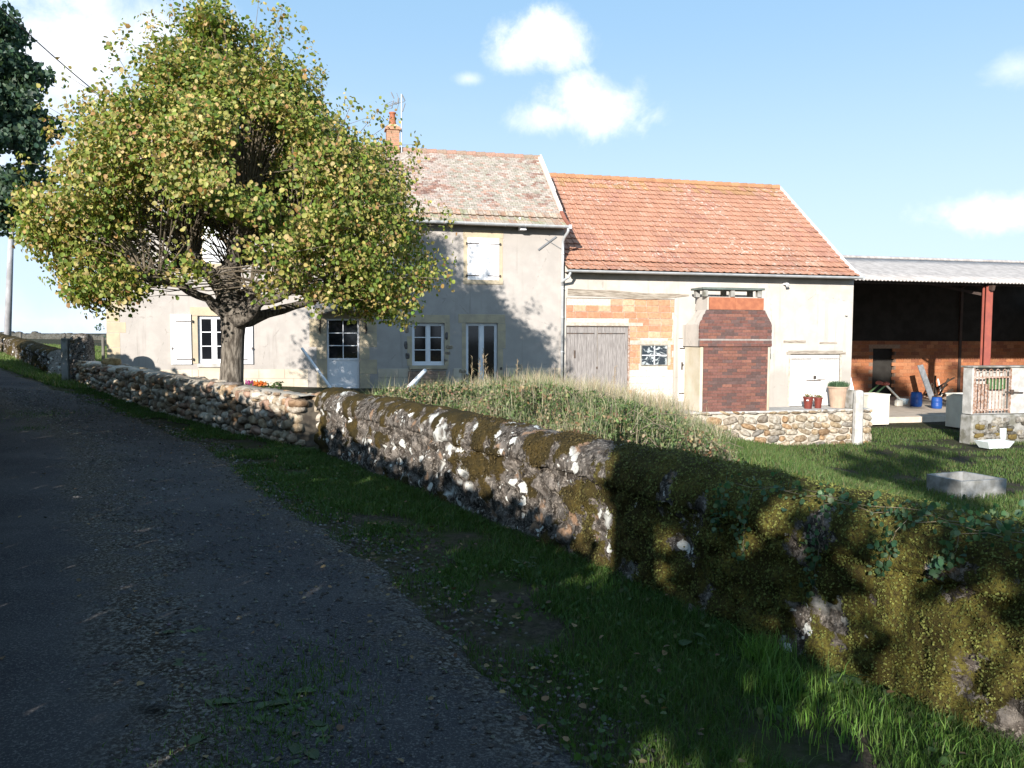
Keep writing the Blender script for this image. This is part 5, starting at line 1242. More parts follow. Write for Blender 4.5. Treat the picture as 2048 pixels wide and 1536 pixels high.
# ================================================================= LIME TREE
def tree_leaf_cluster(C, R, n):
    P = np.random.normal(size=(n, 3)); P /= np.linalg.norm(P, axis=1)[:, None]; P *= (np.random.uniform(0, 1, n)**.45)[:, None]
    return C+P*np.array(R)
def lime():
    Y = 15.0; cx = at(465, 400, Y)[0]; k = Y/1600
    def Pt(x, y, dy=0): p = at(x, y, Y); return Vector((p[0], Y+dy, p[2]))
    root = thing('lime_tree', 'large pollarded lime tree with yellowing green leaves in front of the farmhouse', 'tree', (cx, Y, 0), 'W')
    m = MB()
    m.tube([(Pt(463, 800).x, Y, -.1), Pt(464, 790), Pt(463, 760), Pt(465, 715), Pt(466, 670), Pt(467, 640), Pt(464, 615)], [.29, .25, .215, .205, .21, .235, .235], 16)
    limbs = [([(464, 625, 0), (456, 590, .1), (455, 555, .1), (463, 515, .15), (468, 485, .2)], [.24, .23, .21, .16, .18]),
             ([(452, 590, 0), (425, 548, -.2), (402, 520, -.4), (385, 490, -.5)], [.14, .12, .11, .13]),
             ([(402, 520, -.4), (398, 485, -.1), (372, 470, .2)], [.09, .09, .11]),
             ([(440, 556, 0), (390, 538, .3), (345, 530, .6), (325, 528, .9)], [.10, .08, .07, .10]),
             ([(462, 640, 0), (430, 600, -.4), (395, 575, -.9), (360, 565, -1.4)], [.12, .08, .07, .08]),
             ([(455, 520, .1), (500, 510, .5), (535, 502, .9), (562, 508, 1.2)], [.14, .13, .11, .13]),
             ([(476, 640, 0), (500, 612, -.2), (520, 585, -.4), (560, 575, -.5), (600, 555, -.8)], [.15, .10, .085, .08, .10]),
             ([(480, 640, -.1), (515, 625, -.3), (540, 605, -.5), (595, 592, -.9), (640, 570, -1.2)], [.16, .12, .10, .08, .09]),
             ([(475, 645, 0), (520, 628, .5), (580, 600, 1.3), (640, 560, 2.0)], [.13, .09, .08, .1]),
             ([(484, 605, .0), (490, 585, .1), (499, 583, .1)], [.06, .06, .09]),
             ([(458, 560, .1), (440, 520, .8), (430, 480, 1.5)], [.12, .1, .12]),
             ([(466, 520, .1), (500, 470, -.5), (520, 440, -.7)], [.1, .08, .1]),
             ([(460, 600, 0), (500, 560, 1.2), (560, 520, 2.2)], [.13, .1, .11]),
             ([(450, 600, 0), (410, 560, 1.3), (380, 530, 2.4)], [.13, .1, .11])]
    heads = []
    for pts, rs in limbs:
        Pp = [Pt(a, b, c) for a, b, c in pts]
        fine = []; fr2 = []
        for i in range(len(Pp)-1):
            for f in (0, .33, .66):
                q = Pp[i].lerp(Pp[i+1], f); q += Vector([random.uniform(-.025, .025) for _ in range(3)]); fine.append(q); fr2.append((rs[i]*(1-f)+rs[i+1]*f)*random.uniform(.92, 1.12))
        fine.append(Pp[-1]); fr2.append(rs[-1]); fine.append(Pp[-1]+(Pp[-1]-Pp[-2]).normalized()*rs[-1]); fr2.append(rs[-1]*.4)
        m.tube(fine, fr2, 9); heads += [Pp[-1], Pp[-1].lerp(Pp[-2], .4), Pp[-2]]
        for q, rr in zip(fine[2::2], fr2[2::2]): m.lathe([(0, -rr*.8), (rr*.9, -rr*.4), (rr*1.15, 0), (rr*.8, rr*.6), (0, rr*.9)], (q.x+random.uniform(-.03, .03), q.y-rr*.25, q.z+rr*.2), 8)
    m.build('trunk', BARK, root, smooth=True)
    zs = [1.7, 1.95, 2.27, 2.74, 3.5, 4.15, 5.09, 5.5, 6.03, 6.78, 7.34, 7.85]
    Lr = [1.2, 1.9, 2.5, 3.05, 3.6, 3.4, 3.2, 2.75, 2.1, 1.0, .7, .1]; Rr = [3.5, 3.8, 4.0, 3.9, 3.6, 3.35, 2.9, 1.9, 1.5, 1.2, .75, .3]
    heads = [h for h in heads]; CL = []; cc = []
    tries = 0
    while len(CL) < 720 and tries < 60000:
        tries += 1
        z = random.uniform(1.75, 7.75); th = random.uniform(0, 2*math.pi); cL = np.interp(z, zs, Lr); cR = np.interp(z, zs, Rr)
        if random.random() > ((cL+cR)/8)**1.3: continue
        rr = 0.30+.70*random.random()**.55; rr = min(rr, .97)
        side = cR if math.cos(th) > 0 else cL; dep = (cL+cR)/2*.88
        x = math.cos(th)*side*rr; y = math.sin(th)*dep*rr
        # gaps: the crotch stays open, with only thin whips
        if y > -.3 and z < 3.75 and -2.6 < x < 1.9 and random.random() < .85: continue
        if ((x-.05)/1.55)**2+((z-3.0)/.72)**2 < 1 and random.random() < .95: continue
        if z < 2.2 and x < 0 and y > 0 and random.random() < .6: continue
        if z < np.interp(x, [-4, -2.8, -1.7, -.4, .3, 2.1, 2.5, 3.7, 4.2], [2.9, 2.5, 2.05, 2.2, 2.35, 2.3, 1.98, 1.95, 2.6]): continue
        if mn.noise(Vector((x*.75+5, y*.75, z*.75))) < -.19: continue
        CL.append((cx+x*.965, Y+y, z)); 
        cc.append((x, y, z, rr))
    tips = [(cx-.25, Y, 7.85), (cx+.1, Y-.2, 7.95), (cx+.55, Y, 7.75), (cx-2.35, Y, 6.3), (cx-2.2, Y+.2, 6.5), (cx-2.3, Y, 6.0), (cx+2.65, Y+.3, 5.8), (cx+2.5, Y, 5.6), (cx-3.3, Y, 5.3), (cx-3.1, Y, 5.0), (cx-4.0, Y, 3.45), (cx-1.0, Y, 7.2), (cx+1.4, Y, 7.0), (cx+1.7, Y, 6.4), (cx-3.7, Y-.2, 3.5), (cx+4.0, Y, 3.0), (cx+.9, Y, 7.4), (cx-.5, Y, 7.6)]
    for _ in range(110):      # shoots standing out beyond the crown's outline
        z = random.uniform(2.3, 7.2); th = random.uniform(0, 6.28); side = np.interp(z, zs, Rr) if math.cos(th) > 0 else np.interp(z, zs, Lr); o = random.uniform(1.0, 1.09)
        tips.append((cx+math.cos(th)*(side*o+.12), Y+math.sin(th)*side*o*.9, z+random.uniform(.1, .5)))
    for p in tips: CL.append(p); cc.append((p[0]-cx, 0, p[2], 1.2))
    tw = MB(); Ps = []; Cs = []; Sz = []; Ow = []
    for C, (x, y, z, rr) in zip(CL, cc):
        Cv = Vector(C); h = min(random.sample(heads, 9), key=lambda q: (q-Cv).length*(1 if q.z < Cv.z+.3 else 2.2))
        mid = h.lerp(Cv, .5)+Vector((0, 0, .22*(Cv-h).length*(.6 if z > 3 else 0))); q1 = h.lerp(mid, .5)+Vector((0, 0, .1)); q2 = mid.lerp(Cv, .5)+Vector((0, 0, .05))
        tw.tube([h, q1, mid, q2, Cv], [.015, .012, .009, .006, .003], 4, cap=False)
        n = int(random.uniform(105, 170)); R = (.40, .40, .30) if rr < 1.1 else (.16, .16, .30)
        if rr > 1.1: n = 22
        P = tree_leaf_cluster(np.array(C), R, n); P2 = np.array([tuple(mid.lerp(Cv, random.uniform(.2, 1))) for _ in range(10)])+np.random.normal(0, .1, (10, 3)); P = np.r_[P, P2]
        g = mn.noise(Vector((x*.55, y*.55, z*.55)))+.25*random.gauss(0, 1)
        warm = .62*(rr-.35)/.5+.2*(x < -1.5)+.5*g-.05*(z < 3.2)
        pal = [(.21, .25, .048), (.12, .185, .033), (.35, .325, .095), (.44, .34, .14), (.34, .20, .075)]
        wts = np.array([1.15, 1.05, .28+max(0, warm)*1.1, .14+max(0, warm)*.9, .03+max(0, warm)*.30]); Cs.append(mixcol(len(P), pal, wts, .16)); Ps.append(P); Sz.append(np.clip(np.random.normal(.064, .016, len(P)), .03, .11))
        oo = np.array([x, y, (z-3.5)*1.0+.3]); oo = oo/(np.linalg.norm(oo)+.01); Ow.append(np.tile(oo*.9, (len(P), 1)))
    # whips rising from the pollard heads
    for h in heads:
        for _ in range(2):
            e = h+Vector((random.gauss(0, .4), random.gauss(0, .4), random.uniform(.6, 1.7))); tw.tube([h, h.lerp(e, .5)+Vector((random.gauss(0, .06), 0, .05)), e], [.017, .012, .005], 4, cap=False)
    tw.build('twigs', TWIG, root)
    leaves('crown', np.concatenate(Ps), np.concatenate(Sz), np.concatenate(Cs), LEAF, root, updir=.3, droop=.9, out=np.concatenate(Ow))
lime()

def leafy_tree(name, label, base, trunk_h, r0, blobs, nper, size, pal, wts, group=None, lean=(0, 0)):
    """trunk with limbs; the crown is many leaf clumps given as (x, y, z, radius) offsets from the base"""
    base = np.array(base, float); root = thing(name, label, 'tree', tuple(base), 'W', group)
    m = MB(); top = base+np.array([lean[0], lean[1], trunk_h]); m.tube([base-np.array([0, 0, .3]), base+np.array([lean[0]*.3, lean[1]*.3, trunk_h*.4]), top], [r0*1.25, r0, r0*.75], 12)
    Ps = []; ctr = []
    for (x, y, z, r) in blobs:
        c = base+np.array([x, y, z]); m.tube([top-np.array([0, 0, trunk_h*.15]), (top+c)/2+np.array([0, 0, .3]), c], [r0*.45, r0*.25, r0*.08], 6, cap=False)
        n = int(nper*r*r); k = max(4, int(7*r)); sub = tree_leaf_cluster(c, (r, r, r*.8), k)
        for s in sub: Ps.append(tree_leaf_cluster(s, (r*.5, r*.5, r*.38), n//k))
    m.build('trunk', BARKD, root, smooth=True)
    P = np.concatenate(Ps); leaves('crown', P, np.random.uniform(.7, 1.3, len(P))*size, mixcol(len(P), pal, wts), LEAF, root, updir=.6)
    return root
random.seed(21); np.random.seed(21)
OAKP = [(.030, .062, .026), (.042, .08, .030), (.022, .045, .022)]
# roadside oak whose edge shows at the top left
ob = np.array([-21.3, 29, 0.]); ob[2] = float(ground(ob[0], ob[1]))
bl = []
for k in range(26):
    a = random.uniform(0, 6.28); z = random.uniform(6.2, 13.2); rm = 4.1*math.sqrt(max(.1, 1-((z-9)/5.2)**2)); bl.append((math.cos(a)*rm*.8+.3, math.sin(a)*rm*.6, z-ob[2], random.uniform(.9, 1.5)))
bl += [(4.0, 0, 8.3-ob[2], .9), (3.7, .2, 9.6-ob[2], 1.0), (3.6, 0, 6.9-ob[2], .7), (3.2, 0, 11.2-ob[2], .9), (4.3, 0, 9.0-ob[2], .6)]
leafy_tree('oak_tree', 'dark bluish green tree whose crown edge fills the top left corner', ob, 6, .3, bl, 900, .17, [(.055, .10, .065), (.075, .125, .07), (.04, .075, .05)], [1, 1, 1])
# little tree behind the house's left corner
sb = at(212, 640, 34); leafy_tree('small_tree', 'small blue green tree peeping past the left corner of the house', (sb[0]+.35, 34, float(ground(sb[0], 34))), 1.0, .07, [(0, 0, 1.9, .5), (-.15, 0, 1.2, .45), (.1, 0, 2.6, .35), (-.25, 0, .8, .3)], 500, .09, [(.10, .16, .12), (.08, .13, .10)], [1, 1])

# ---- trees and hedge behind the photographer (they throw the road into shade)
def hedge(name, label, path, h, w, n, seed):
    C = fitpath(path, .3); idx = np.random.randint(0, len(C), n); P = C[idx, :2]+np.random.uniform(-.2, .2, (n, 2))
    an = np.random.normal(0, 1, (n, 2)); hx = np.random.uniform(0, 1, n)
    Hh = np.interp(idx, np.linspace(0, len(C)-1, len(h)), h)
    z = hx*Hh+.14*(fbm(np.c_[P, 0*hx], 1.3, seed)-.5)*hx; rad = w*np.sqrt(np.clip(1.05-hx**4, .1, 1)); P3 = np.c_[P+np.clip(an, -1, 1)*rad[:, None]*.5, z+ground(P[:, 0], P[:, 1])]
    root = thing(name, label, 'hedge', (float(C[len(C)//2, 0]), float(C[len(C)//2, 1]), 0), 'W')
    leaves('foliage', P3, np.random.uniform(.09, .16, n), mixcol(n, OAKP+[(.06, .09, .03)], [1, 1, 1, 1]), LEAF, root)
    m = MB()
    for i in range(0, len(C), 2):
        b = C[i]; g = float(ground(b[0], b[1]))
        for _ in range(2): e = (b[0]+random.gauss(0, .25), b[1]+random.gauss(0, .25), g+np.interp(i, np.linspace(0, len(C)-1, len(h)), h)*.85); m.tube([(b[0], b[1], g-.1), ((b[0]+e[0])/2, (b[1]+e[1])/2+.05, (g+e[2])/2), e], [.035, .025, .01], 5)
    m.build('stems', BARKD, root)
HP = [(3.2, -7.4, 0), (0.4, -2.8, 0), (-1.3, -.2, 0), (-2.9, 2.4, 0), (-5.2, 6.2, 0), (-10.9, 15.0, 0), (-17.6, 24.0, 0)]
HEDGEH = [2.3]*3+[1.9, 1.2, .5, .35, .35, .5, 1.2, 2.0]+[2.05]*4+[2.15]*12+[2.2]*10+[2.1]*6
hedge('hedge', 'dense dark hedge along the left side of the road beside the camera', HP, HEDGEH, .9, 52000, 4)
bl = [(random.uniform(.12, .8), random.uniform(-.5, .6), random.uniform(1.5, 3.6), random.uniform(.34, .44)) for _ in range(18)]
leafy_tree('roadside_tree', 'dense young tree behind the hedge at the camera, shading the middle of the mossy wall', (-1.42, -2.1, 0), 3.9, .2, bl, 900, .13, OAKP, [1, 1, 1])
bl = [(random.uniform(-2.2, 2.1), random.uniform(-1.5, 1.5), random.uniform(5.0, 7.9), random.uniform(.5, .85)) for _ in range(10)]
leafy_tree('roadside_tree', 'tall tree with high crown behind the camera, shading the yard', (2.0, -5.6, 0), 4.6, .22, bl, 420, .17, OAKP, [1, 1, 1])
bl = [(random.uniform(-4.6, 5.2), random.uniform(-1.2, 1.2), random.uniform(12.9, 15.6), random.uniform(.8, 1.2)) for _ in range(34)]; bl = [q for q in bl if abs(q[0]+9.0-7.9) > q[3]+.35]  # tree added to shade the shed's back wall; gap keeps the column lit
leafy_tree('roadside_tree', 'unseen tall spreading tree added behind the camera to shade the inside of the shed', (9.0, -5.6, 0), 12, .35, bl, 300, .2, OAKP, [1, 1, 1])
bl = [(random.uniform(-1.4, 1.4), random.uniform(-.8, .8), random.uniform(2.45, 3.1), random.uniform(.24, .33)) for _ in range(10)]
leafy_tree('roadside_tree', 'thin open sapling behind the camera, dappling the near end of the mossy wall', (-.25, -2.8, 0), 1.7, .03, bl, 380, .12, OAKP, [1, 1, 1])

# ================================================================= BRAMBLES, GRASS, WEEDS
def bramble():
    n = 110000; x = np.random.uniform(-2.6, 6.5, n*3); y = np.random.uniform(7, 24, n*3)
    P = np.stack([x, y, 0*x], 1)
    px = 1024+1600*x/y
    beyond = (x+.6*y-3.92)*.857
    s = (x-FO[0])*FU[0]+(y-FO[1])*FU[1]; t = (x-FO[0])*FN[0]+(y-FO[1])*FN[1]
    ok = (beyond > .75) & (t < -1.0) & (px > 690) & (px < 1500-.0*y)
    x, y, px, P, t, beyond = x[ok], y[ok], px[ok], P[ok], t[ok], beyond[ok]
    topy = np.interp(px, [690, 740, 800, 900, 1000, 1100, 1200, 1280, 1350, 1420, 1470, 1510], [792, 788, 792, 785, 773, 782, 802, 822, 842, 880, 915, 945])
    Hs = 1.6-(topy-674)/1600*np.clip(y, 9, 18.5)-.15     # height that just reaches the skyline seen in the photo
    peak = np.exp(-((y-15.5)/5.5)**2)
    g = ground(x, y); H = np.maximum(g+.12, Hs*1.0-(1-peak)*.55*np.clip(np.abs(Hs-g), .3, 1.4)); H = H+(fbm(P, 1.1, 31)-.5)*.85+(fbm(P, 3, 32)-.5)*.4-.05
    
    for _ in range(75):
        bx, by = random.uniform(-2, 6), random.uniform(9, 20); rr = random.uniform(.3, .75); H = H+random.uniform(.12, .36)*np.exp(-((x-bx)**2+(y-by)**2)/rr**2)
    H = np.minimum(H, Hs+.16+.4*(fbm(P, 1.5, 39)-.5))
    edge = sst(beyond, .6, 1.6); H = g+(H-g)*(.25+.75*edge)
    thin = np.random.rand(len(x)) < np.interp(px, [1330, 1520], [1, .12]); x, y, H, g, P = x[thin], y[thin], H[thin], g[thin], P[thin]; brk = np.random.rand(len(x)) < .35+.65*sst(fbm(P, 2.4, 37), .34, .5); x, y, H, g, P = x[brk], y[brk], H[brk], g[brk], P[brk]
    sel = np.random.permutation(len(x))[:n]; x, y, H, g, P = x[sel], y[sel], H[sel], g[sel], P[sel]
    z = H+.05-np.random.exponential(.11, len(x)); z = np.maximum(z, g)
    P = np.stack([x, y, z], 1); cn = fbm(P, 1.1, 41); brown = fbm(P, .8, 51)
    col = mixcol(len(x), [(.10, .15, .05), (.17, .215, .09), (.06, .095, .035)], [1, .9, .7], .3)
    dead = (brown > .57) & (np.random.rand(len(x)) < .55); col[dead] = mixcol(int(dead.sum()), [(.27, .20, .11), (.22, .13, .08), (.33, .28, .18)], [1, .7, .8])
    root = thing('bramble_thicket', 'wide tangle of brambles and weeds between the mossy wall and the house', 'brambles', (1, 15, -.3), 'W')
    leaves('foliage', P, np.random.uniform(.022, .058, len(P)), col, LEAF, root, updir=.4, narrow=.75)
    sl_ = np.random.choice(len(x), 42000); gc = fbm(P[sl_], 1.3, 71); sl_ = sl_[gc > .45]; gb = P[sl_].copy(); gb[:, 2] = H[sl_]-.12
    blades('grass_shoots', gb, np.random.uniform(.12, .30, len(gb))+.28*np.random.rand(len(gb))**4, np.full(len(gb), .006), mixcol(len(gb), [(.11, .16, .055), (.19, .20, .11), (.36, .32, .22)], [1, .9, .9]), GRASS, root, lean=.45)
    m = MB()
    for _ in range(620):
        i = random.randrange(len(x)); b = Vector((x[i], y[i], H[i]-.12)); a = random.uniform(0, 6.28); L = random.uniform(.3, .8)
        m.tube([b, b+Vector((math.cos(a)*L*.4, math.sin(a)*L*.4, random.uniform(.08, .2))), b+Vector((math.cos(a)*L, math.sin(a)*L, random.uniform(-.08, .1)))], [.006, .005, .003], 4, cap=False)
    m.build('bramble_stems', TWIG, root)
    # bleached tall grass along the crest
    nn = 6500; xx = 1.9+np.random.normal(0, .09, nn)+np.random.normal(0, 1.05, 70)[np.random.randint(0, 70, nn)]; yy = np.random.uniform(15.5, 19.5, nn); pxx = 1024+1600*xx/yy
    ty = np.interp(pxx, [690, 800, 900, 1000, 1100, 1200, 1280, 1350, 1420, 1510], [788, 786, 776, 766, 768, 782, 796, 806, 836, 925]); zz = 1.6-(ty-674)/1600*yy-.20
    blades('dry_grass', np.stack([xx, yy, zz], 1), np.random.uniform(.12, .40, nn)+.3*np.random.rand(nn)**3, np.full(nn, .007), mixcol(nn, [(.36, .30, .20), (.42, .37, .27), (.24, .22, .12)], [1, 1, .6]), DRY, root, lean=.5)
    m = MB()
    for (px_, py_, Y) in [(945, 715, 17), (968, 700, 17.5), (972, 712, 17.4), (960, 720, 17), (1035, 722, 18), (1305, 838, 12), (1312, 846, 12), (1298, 850, 12), (1230, 735, 18)]:
        q = at(px_, py_, Y); m.tube([(q[0]-.1, Y, q[2]-.9), (q[0]-.02, Y, q[2]-.4), tuple(q)], [.008, .006, .004], 4)
        for j in range(10): m.tube([(q[0]-.02*j/10, Y, q[2]-.04*j), (q[0]+random.uniform(-.05, .05), Y, q[2]-.04*j+.05)], .006, 4)
    m.build('seed_stalks', DRY2, root)
DRY2 = pmat('straw_stalks', (.34, .27, .17), (.22, .16, .10), 9, rough=.9)
bramble()

def dist_re(x, y):
    d = np.full(len(x), 99.)
    for p in RE[::3]: d = np.minimum(d, np.hypot(x-p[0], y-p[1]))
    return d
def right_edge_x(y): 
    return np.interp(y, RE[:, 1], RE[:, 0])
def verge_grass():
    # strip between road edge and the walls
    n = 260000; y = np.random.uniform(0, 1, n)**1.9*21+1.5; wx = np.where(y < 11.2, WL(y), np.interp(y, [11.2]+[float(p[1]) for p in DW]+[30], [float(DW[0][0])]+[float(p[0]) for p in DW]+[-19]))
    rx = right_edge_x(y); u = np.random.uniform(-.10, 1.0, n); x = rx+(wx+.02-rx)*u
    P = np.stack([x, y, ground(x, y)-.01], 1); dn = fbm(P, 1.6, 61)+.18*u; dry = (y > 11.5); keep = (np.random.rand(n) < sst(dn, .40+.1*dry, .60+.08*dry)) & ((u > .12) | (np.random.rand(n) < .3)); keep &= ~((y > 11) & (np.random.rand(n) < .45))
    P = P[keep]; y = y[keep]; u = u[keep]; tall = fbm(P, 2.5, 66); h = np.random.uniform(.02, .065, len(P))*(.5+1.3*tall)
    # lusher clumps at the foot of the near wall
    col = mixcol(len(P), [(.038, .085, .014), (.06, .115, .02), (.10, .12, .04)], [1, 1, .3])
    blades('grass', P, h, np.clip(.0028*y/3, .003, .012), col, GRASS, top=dict(off=(0, 5, 0), frame='W', kind='stuff', label='short grass on the verge between the road and the stone walls', cat='grass'), lean=.7)
verge_grass()
def verge_weeds():
    n = 9000; y = np.random.uniform(0, 1, n)**1.8*11+1.8; wx = WL(y); rx = right_edge_x(y); u = np.random.uniform(-.1, 1, n); x = rx+(wx-rx)*u
    P = np.stack([x, y, ground(x, y)+np.random.uniform(0, .035, n)], 1); k = fbm(P, 2.2, 91) > .50; P = P[k]
    leaves('clover', P, np.random.uniform(.012, .038, len(P)), mixcol(len(P), [(.04, .085, .02), (.06, .11, .025), (.09, .10, .04)], [1, 1, .4]), LEAF, top=dict(off=(0, 5, 0), frame='W', kind='stuff', label='small clover and weed leaves among the verge grass', cat='weeds'), updir=1, narrow=.9)
verge_weeds()
def tuft(px, py, n, h, r, label, col=[(.10, .20, .03), (.14, .25, .05)]):
    b = ong(px, py); P = np.stack([b[0]+np.random.normal(0, r, n), b[1]+np.random.normal(0, r, n), np.full(n, b[2]-.01)], 1)
    o = blades('grass_tuft', P, np.random.uniform(.4, 1.1, n)*h, np.full(n, .0045), mixcol(n, col, [1]*len(col)), GRASS, top=dict(off=tuple(b), frame='W', label=label, cat='grass tuft', group='grass tufts by the mossy wall'), lean=.45)
for a in [(1530, 1325, 330, .17, .06, 'tall bright grass tuft at the wall foot where the sun patch begins'), (1560, 1385, 330, .15, .09, 'bright grass tuft in the verge just below the tallest one'), (1205, 1180, 110, .09, .07, 'small lit grass tuft at the wall foot left of the dark shadow'),
          (1700, 1450, 300, .10, .13, 'sunlit low grass near the bottom right of the verge'), (1850, 1500, 300, .09, .14, 'pale sunlit grass tuft at the lower right corner'), (1610, 1450, 200, .09, .12, 'low grass clump left of the sunlit corner grass'), (1900, 1620, 300, .08, .2, 'grass clump at the bottom right corner')]: tuft(*a)
def rosette(px, py, n, size, label, col=(.045, .075, .03), spread=1.):
    b = ong(px, py); root = thing('weed', label, 'weed', tuple(b), 'W', 'weeds on the road'); m = MB(); cs = []
    for k in range(n):
        a = random.uniform(0, 6.28); c0 = Vector((b[0]+random.gauss(0, size*spread*.45), b[1]+random.gauss(0, size*spread*.6), b[2]+.025)); d = Vector((math.cos(a), math.sin(a), 0)); s = Vector((-d.y, d.x, 0)); L = size*random.uniform(.45, 1); w = L*.22; rise = random.uniform(.2, .7)
        prof = [(0, .15), (.3, .7), (.6, 1), (.85, .7), (1, .05)]; vs = []
        for f, q in prof: c = c0+d*L*f+Vector((0, 0, L*rise*(f-f*f*.8))); vs += [c-s*w*q, c-Vector((0, 0, .15*w)), c+s*w*q]
        kk = random.uniform(.7, 1.4); m.add(vs, [(i*3+j, i*3+3+j, i*3+4+j, i*3+1+j) for i in range(4) for j in range(2)], tuple(x*kk for x in col))
    m.build('leaf_rosette', GRASS, root, attr=True)
for a in [(385, 1290, 16, .13, 'broad leaved weed in the middle of the road, upper of the rosettes'), (330, 1345, 12, .10, 'small flat weed left of the upper road rosette'), (400, 1330, 12, .11, 'weed just under the upper road rosette'), (480, 1445, 30, .14, 'leafy weed patch low in the road centre'), (560, 1420, 26, .12, 'spreading weed patch right of the low leafy one'), (610, 1500, 26, .13, 'weed patch at the bottom of the road centre'),
          (1050, 1130, 8, .09, 'dark weed on the verge below the mossy wall'), (1690, 1370, 6, .12, 'broad leaf dock in the near verge against the wall'), (1390, 1290, 5, .13, 'single long leaved dock in the shaded verge')]:
    rosette(*a)
def patch(px, py, rx, ry, n, label):
    b = ong(px, py); P = np.stack([b[0]+np.random.normal(0, rx, n), b[1]+np.random.normal(0, ry, n), 0*np.zeros(n)], 1); P[:, 2] = ground(P[:, 0], P[:, 1])+.02
    blades('grass_patch', P, np.random.uniform(.02, .06, n), np.full(n, .006), mixcol(n, [(.05, .10, .025), (.07, .13, .03)], [1, 1]), GRASS, top=dict(off=tuple(b), frame='W', label=label, cat='grass patch', group='grass patches on the road'), lean=.6)
patch(62, 834, .33, .45, 1500, 'large grass patch growing in the road at left'); patch(66, 862, .14, .2, 350, 'small grass patch in the road below the large one'); patch(540, 1450, .20, .35, 2200, 'thin grass among the weeds in the road centre')
def far_grass():
    n = 60000; Y = np.random.uniform(19, 44, n); px = np.random.uniform(-60, 215, n); x = (px-1024)/1600*Y
    left = np.interp(Y, [19, 40, 60], [x.min(), x.min(), x.min()]); rx = right_edge_x(Y); keep = (x > rx+.1); x, Y = x[keep], Y[keep]
    P = np.stack([x, Y, ground(x, Y)-.01], 1); blades('grass', P, np.random.uniform(.05, .16, len(P)), np.full(len(P), .02), mixcol(len(P), [(.09, .16, .03), (.13, .19, .05), (.2, .2, .09)], [1, 1, .6]), GRASS, top=dict(off=(-14, 25, .5), frame='W', kind='stuff', label='sunlit rough grass of the field beyond the pillar', cat='grass'))
far_grass()
def yard_grass():
    n = 90000; y = np.random.uniform(9, 31, n); px = np.random.uniform(1330, 2150, n); x = (px-1024)/1600*y
    s = (x-FO[0])*FU[0]+(y-FO[1])*FU[1]; t = (x-FO[0])*FN[0]+(y-FO[1])*FN[1]
    keep = ~((t > -1.3) & (s < 17.6)) & (t < 3.0) & ((x+.6*y-3.92)*.857 > .7)
    x, y = x[keep], y[keep]; P = np.stack([x, y, ground(x, y)-.01], 1); dn = fbm(P, .7, 81); k = dn > .40; P = P[k]
    n = len(P); w = fbm(P, .5, 83)[:, None]; c = mixcol(n, [(.055, .10, .022), (.08, .13, .032), (.12, .125, .05)], [1, 1, .6]); 
    blades('grass', P, np.random.uniform(.05, .13, n)*(1+.6*(P[:, 1] < 18)), np.full(n, .016), c, GRASS, top=dict(off=(9, 18, -1), frame='W', kind='stuff', label='green grass of the farmyard between the mossy wall and the shed', cat='grass'))
yard_grass()
def litter():
    n = 11000; y = np.random.uniform(0, 1, n)**1.5*16+1.8; rx = right_edge_x(y); x = rx+.3-np.abs(np.random.exponential(.75, n)); mid = np.random.rand(n) < .45; x[mid] = rx[mid]-1.55+np.random.normal(0, .35, mid.sum())
    z = ground(x, y)+.012+.03*np.sin(np.clip((rx-x)/3.1, 0, 1)*math.pi); sz = np.random.uniform(.003, .010, n)*(1+y/12)
    T = np.array([(1, 0, 0), (0, 1, 0), (-1, 0, 0), (0, -1, 0), (0, 0, .8)]); rot = np.random.uniform(0, 6.28, n)
    V = np.zeros((n, 5, 3))
    for i, q in enumerate(T): V[:, i, 0] = x+sz*(q[0]*np.cos(rot)*1.3-q[1]*np.sin(rot)); V[:, i, 1] = y+sz*(q[0]*np.sin(rot)*1.3+q[1]*np.cos(rot)); V[:, i, 2] = z+sz*q[2]
    Fc = (np.array([(0, 1, 4), (1, 2, 4), (2, 3, 4), (3, 0, 4)])[None]+np.arange(n)[:, None, None]*5).reshape(-1, 3)
    c = mixcol(n, [(.10, .095, .09), (.17, .16, .15), (.06, .055, .05)], [1, .5, 1]); finish('gravel', V.reshape(-1, 3), Fc, CSTONE, top=dict(off=(0, 5, 0), frame='W', kind='stuff', label='loose gravel scattered on the road', cat='gravel'), cols=np.repeat(c, 5, axis=0))
    n = 900; y = np.random.uniform(0, 1, n)**1.2*17+2.2; x = right_edge_x(y)+np.random.normal(.15, .5, n)-(np.random.rand(n) < .3)*np.random.uniform(0, 3, n)
    P = np.stack([x, y, ground(x, y)+.045], 1); leaves('fallen_leaves', P, np.random.uniform(.015, .04, n), mixcol(n, [(.12, .08, .04), (.18, .12, .06), (.08, .05, .03)], [1, 1, 1]), DRY, top=dict(off=(0, 6, 0), frame='W', kind='stuff', label='small dry leaves fallen along the road edge', cat='leaves'), updir=1, out=np.array([0, 0, 2.5]))
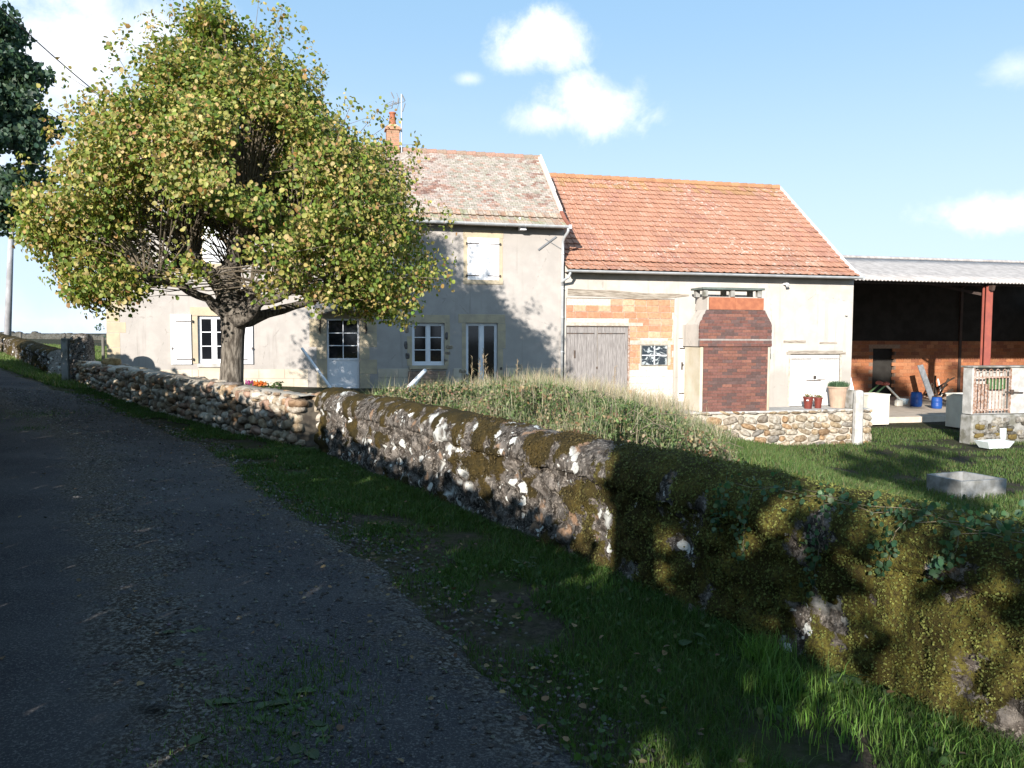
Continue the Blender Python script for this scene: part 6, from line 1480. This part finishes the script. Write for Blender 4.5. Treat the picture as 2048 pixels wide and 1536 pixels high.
    # dry sticks
litter()
def ivy():
    root = thing('ivy', 'dark ivy trailing over the near end of the mossy wall', 'ivy', (2.2, 3.1, .9), 'W')
    m = MB(); Ps = []
    starts = [(2.42, 2.65), (2.3, 2.95), (2.15, 3.2), (2.05, 3.45), (1.8, 3.8)]
    for (sx, sy) in starts:
        y = sy; top = 1; pts = []
        # along the crest then down the face
        L = random.uniform(.5, .9); y2 = sy+random.uniform(.3, .7)
        for f in np.linspace(0, 1, 10): yy = sy+(y2-sy)*f; pts.append((float(WL(yy))+.14-.16*f+random.uniform(-.03, .03), yy+.05, .83-.02*f+random.uniform(-.02, .012)))
        drop = random.uniform(.15, .5)
        for f in np.linspace(.1, 1, 12): pts.append((float(WL(y2))-.05+random.uniform(-.01, .01), y2+.02+.12*f+random.uniform(-.01, .01), .78-drop*f))
        m.tube(pts, .0014, 4, cap=False)
        for p in pts:
            for _ in range(5): Ps.append((p[0]+random.gauss(-.02, .02), p[1]+random.gauss(0, .03), p[2]+random.gauss(0, .03)))
    for _ in range(300): y = random.uniform(2.2, 3.5); Ps.append((float(WL(y))+random.uniform(-.03, .42), y+.1, .84+random.gauss(0, .02)))
    m.build('ivy_stems', TWIG, root); P = np.array(Ps); n = len(P)
    leaves('ivy_leaves', P, np.random.uniform(.016, .034, n), mixcol(n, [(.035, .085, .04), (.06, .12, .06), (.12, .17, .09)], [1, 1, .4]), LEAF, root, narrow=1.1)
ivy()

# poles leaning near the house, flowers
def stick(name, x0, y0, x1, y1, Y0, Y1, r, label, group=None, mat=None):
    a = at(x0, y0, Y0); b = at(x1, y1, Y1); m = MB(); m.tube([tuple(a), tuple(b)], r, 8); m.build(name, mat or WHITE, top=dict(off=tuple(b), frame='W', label=label, cat='pole', group=group))
stick('pole', 604, 697, 668, 785, 20.5, 19.5, .035, 'grey white pole leaning left of the front door')
stick('pole', 850, 741, 793, 800, 17.2, 16, .045, 'upper of the two white poles sticking out of the brambles below the kitchen window', 'white poles in the brambles')
stick('pole', 846, 746, 810, 795, 17.3, 16.2, .03, 'lower thinner white pole beside the other in the brambles', 'white poles in the brambles')
def flowers():
    b = at(515, 772, 20); root = thing('flower_bed', 'pink and orange flowers at the foot of the house wall right of the tree trunk', 'flowers', (b[0], 20, 0), 'W')
    n = 260; P = np.stack([np.random.uniform(at(490, 700, 20)[0], at(560, 700, 20)[0], n), np.full(n, 20.)+np.random.normal(0, .2, n), np.random.uniform(.15, .40, n)], 1)
    leaves('foliage', P, .07, mixcol(n, [(.08, .12, .04)], [1]), LEAF, root)
    for (x0, x1, col, nm) in ((490, 506, (.5, .12, .36), 'pink_blooms'), (508, 530, (.6, .18, .04), 'orange_blooms')):
        n = 40; P = np.stack([np.random.uniform(at(x0, 700, 19.8)[0], at(x1, 700, 19.8)[0], n), np.full(n, 19.8), at(500, 768, 19.8)[2]+np.random.normal(.01, .025, n)], 1); leaves(nm, P, .07, mixcol(n, [col], [1]), LEAF, root)
flowers()
def path_strip():
    # bare soil path slab between the garden wall and the house
    pass
for m_ in bpy.data.meshes:
    pass
SC.render.engine = 'CYCLES'
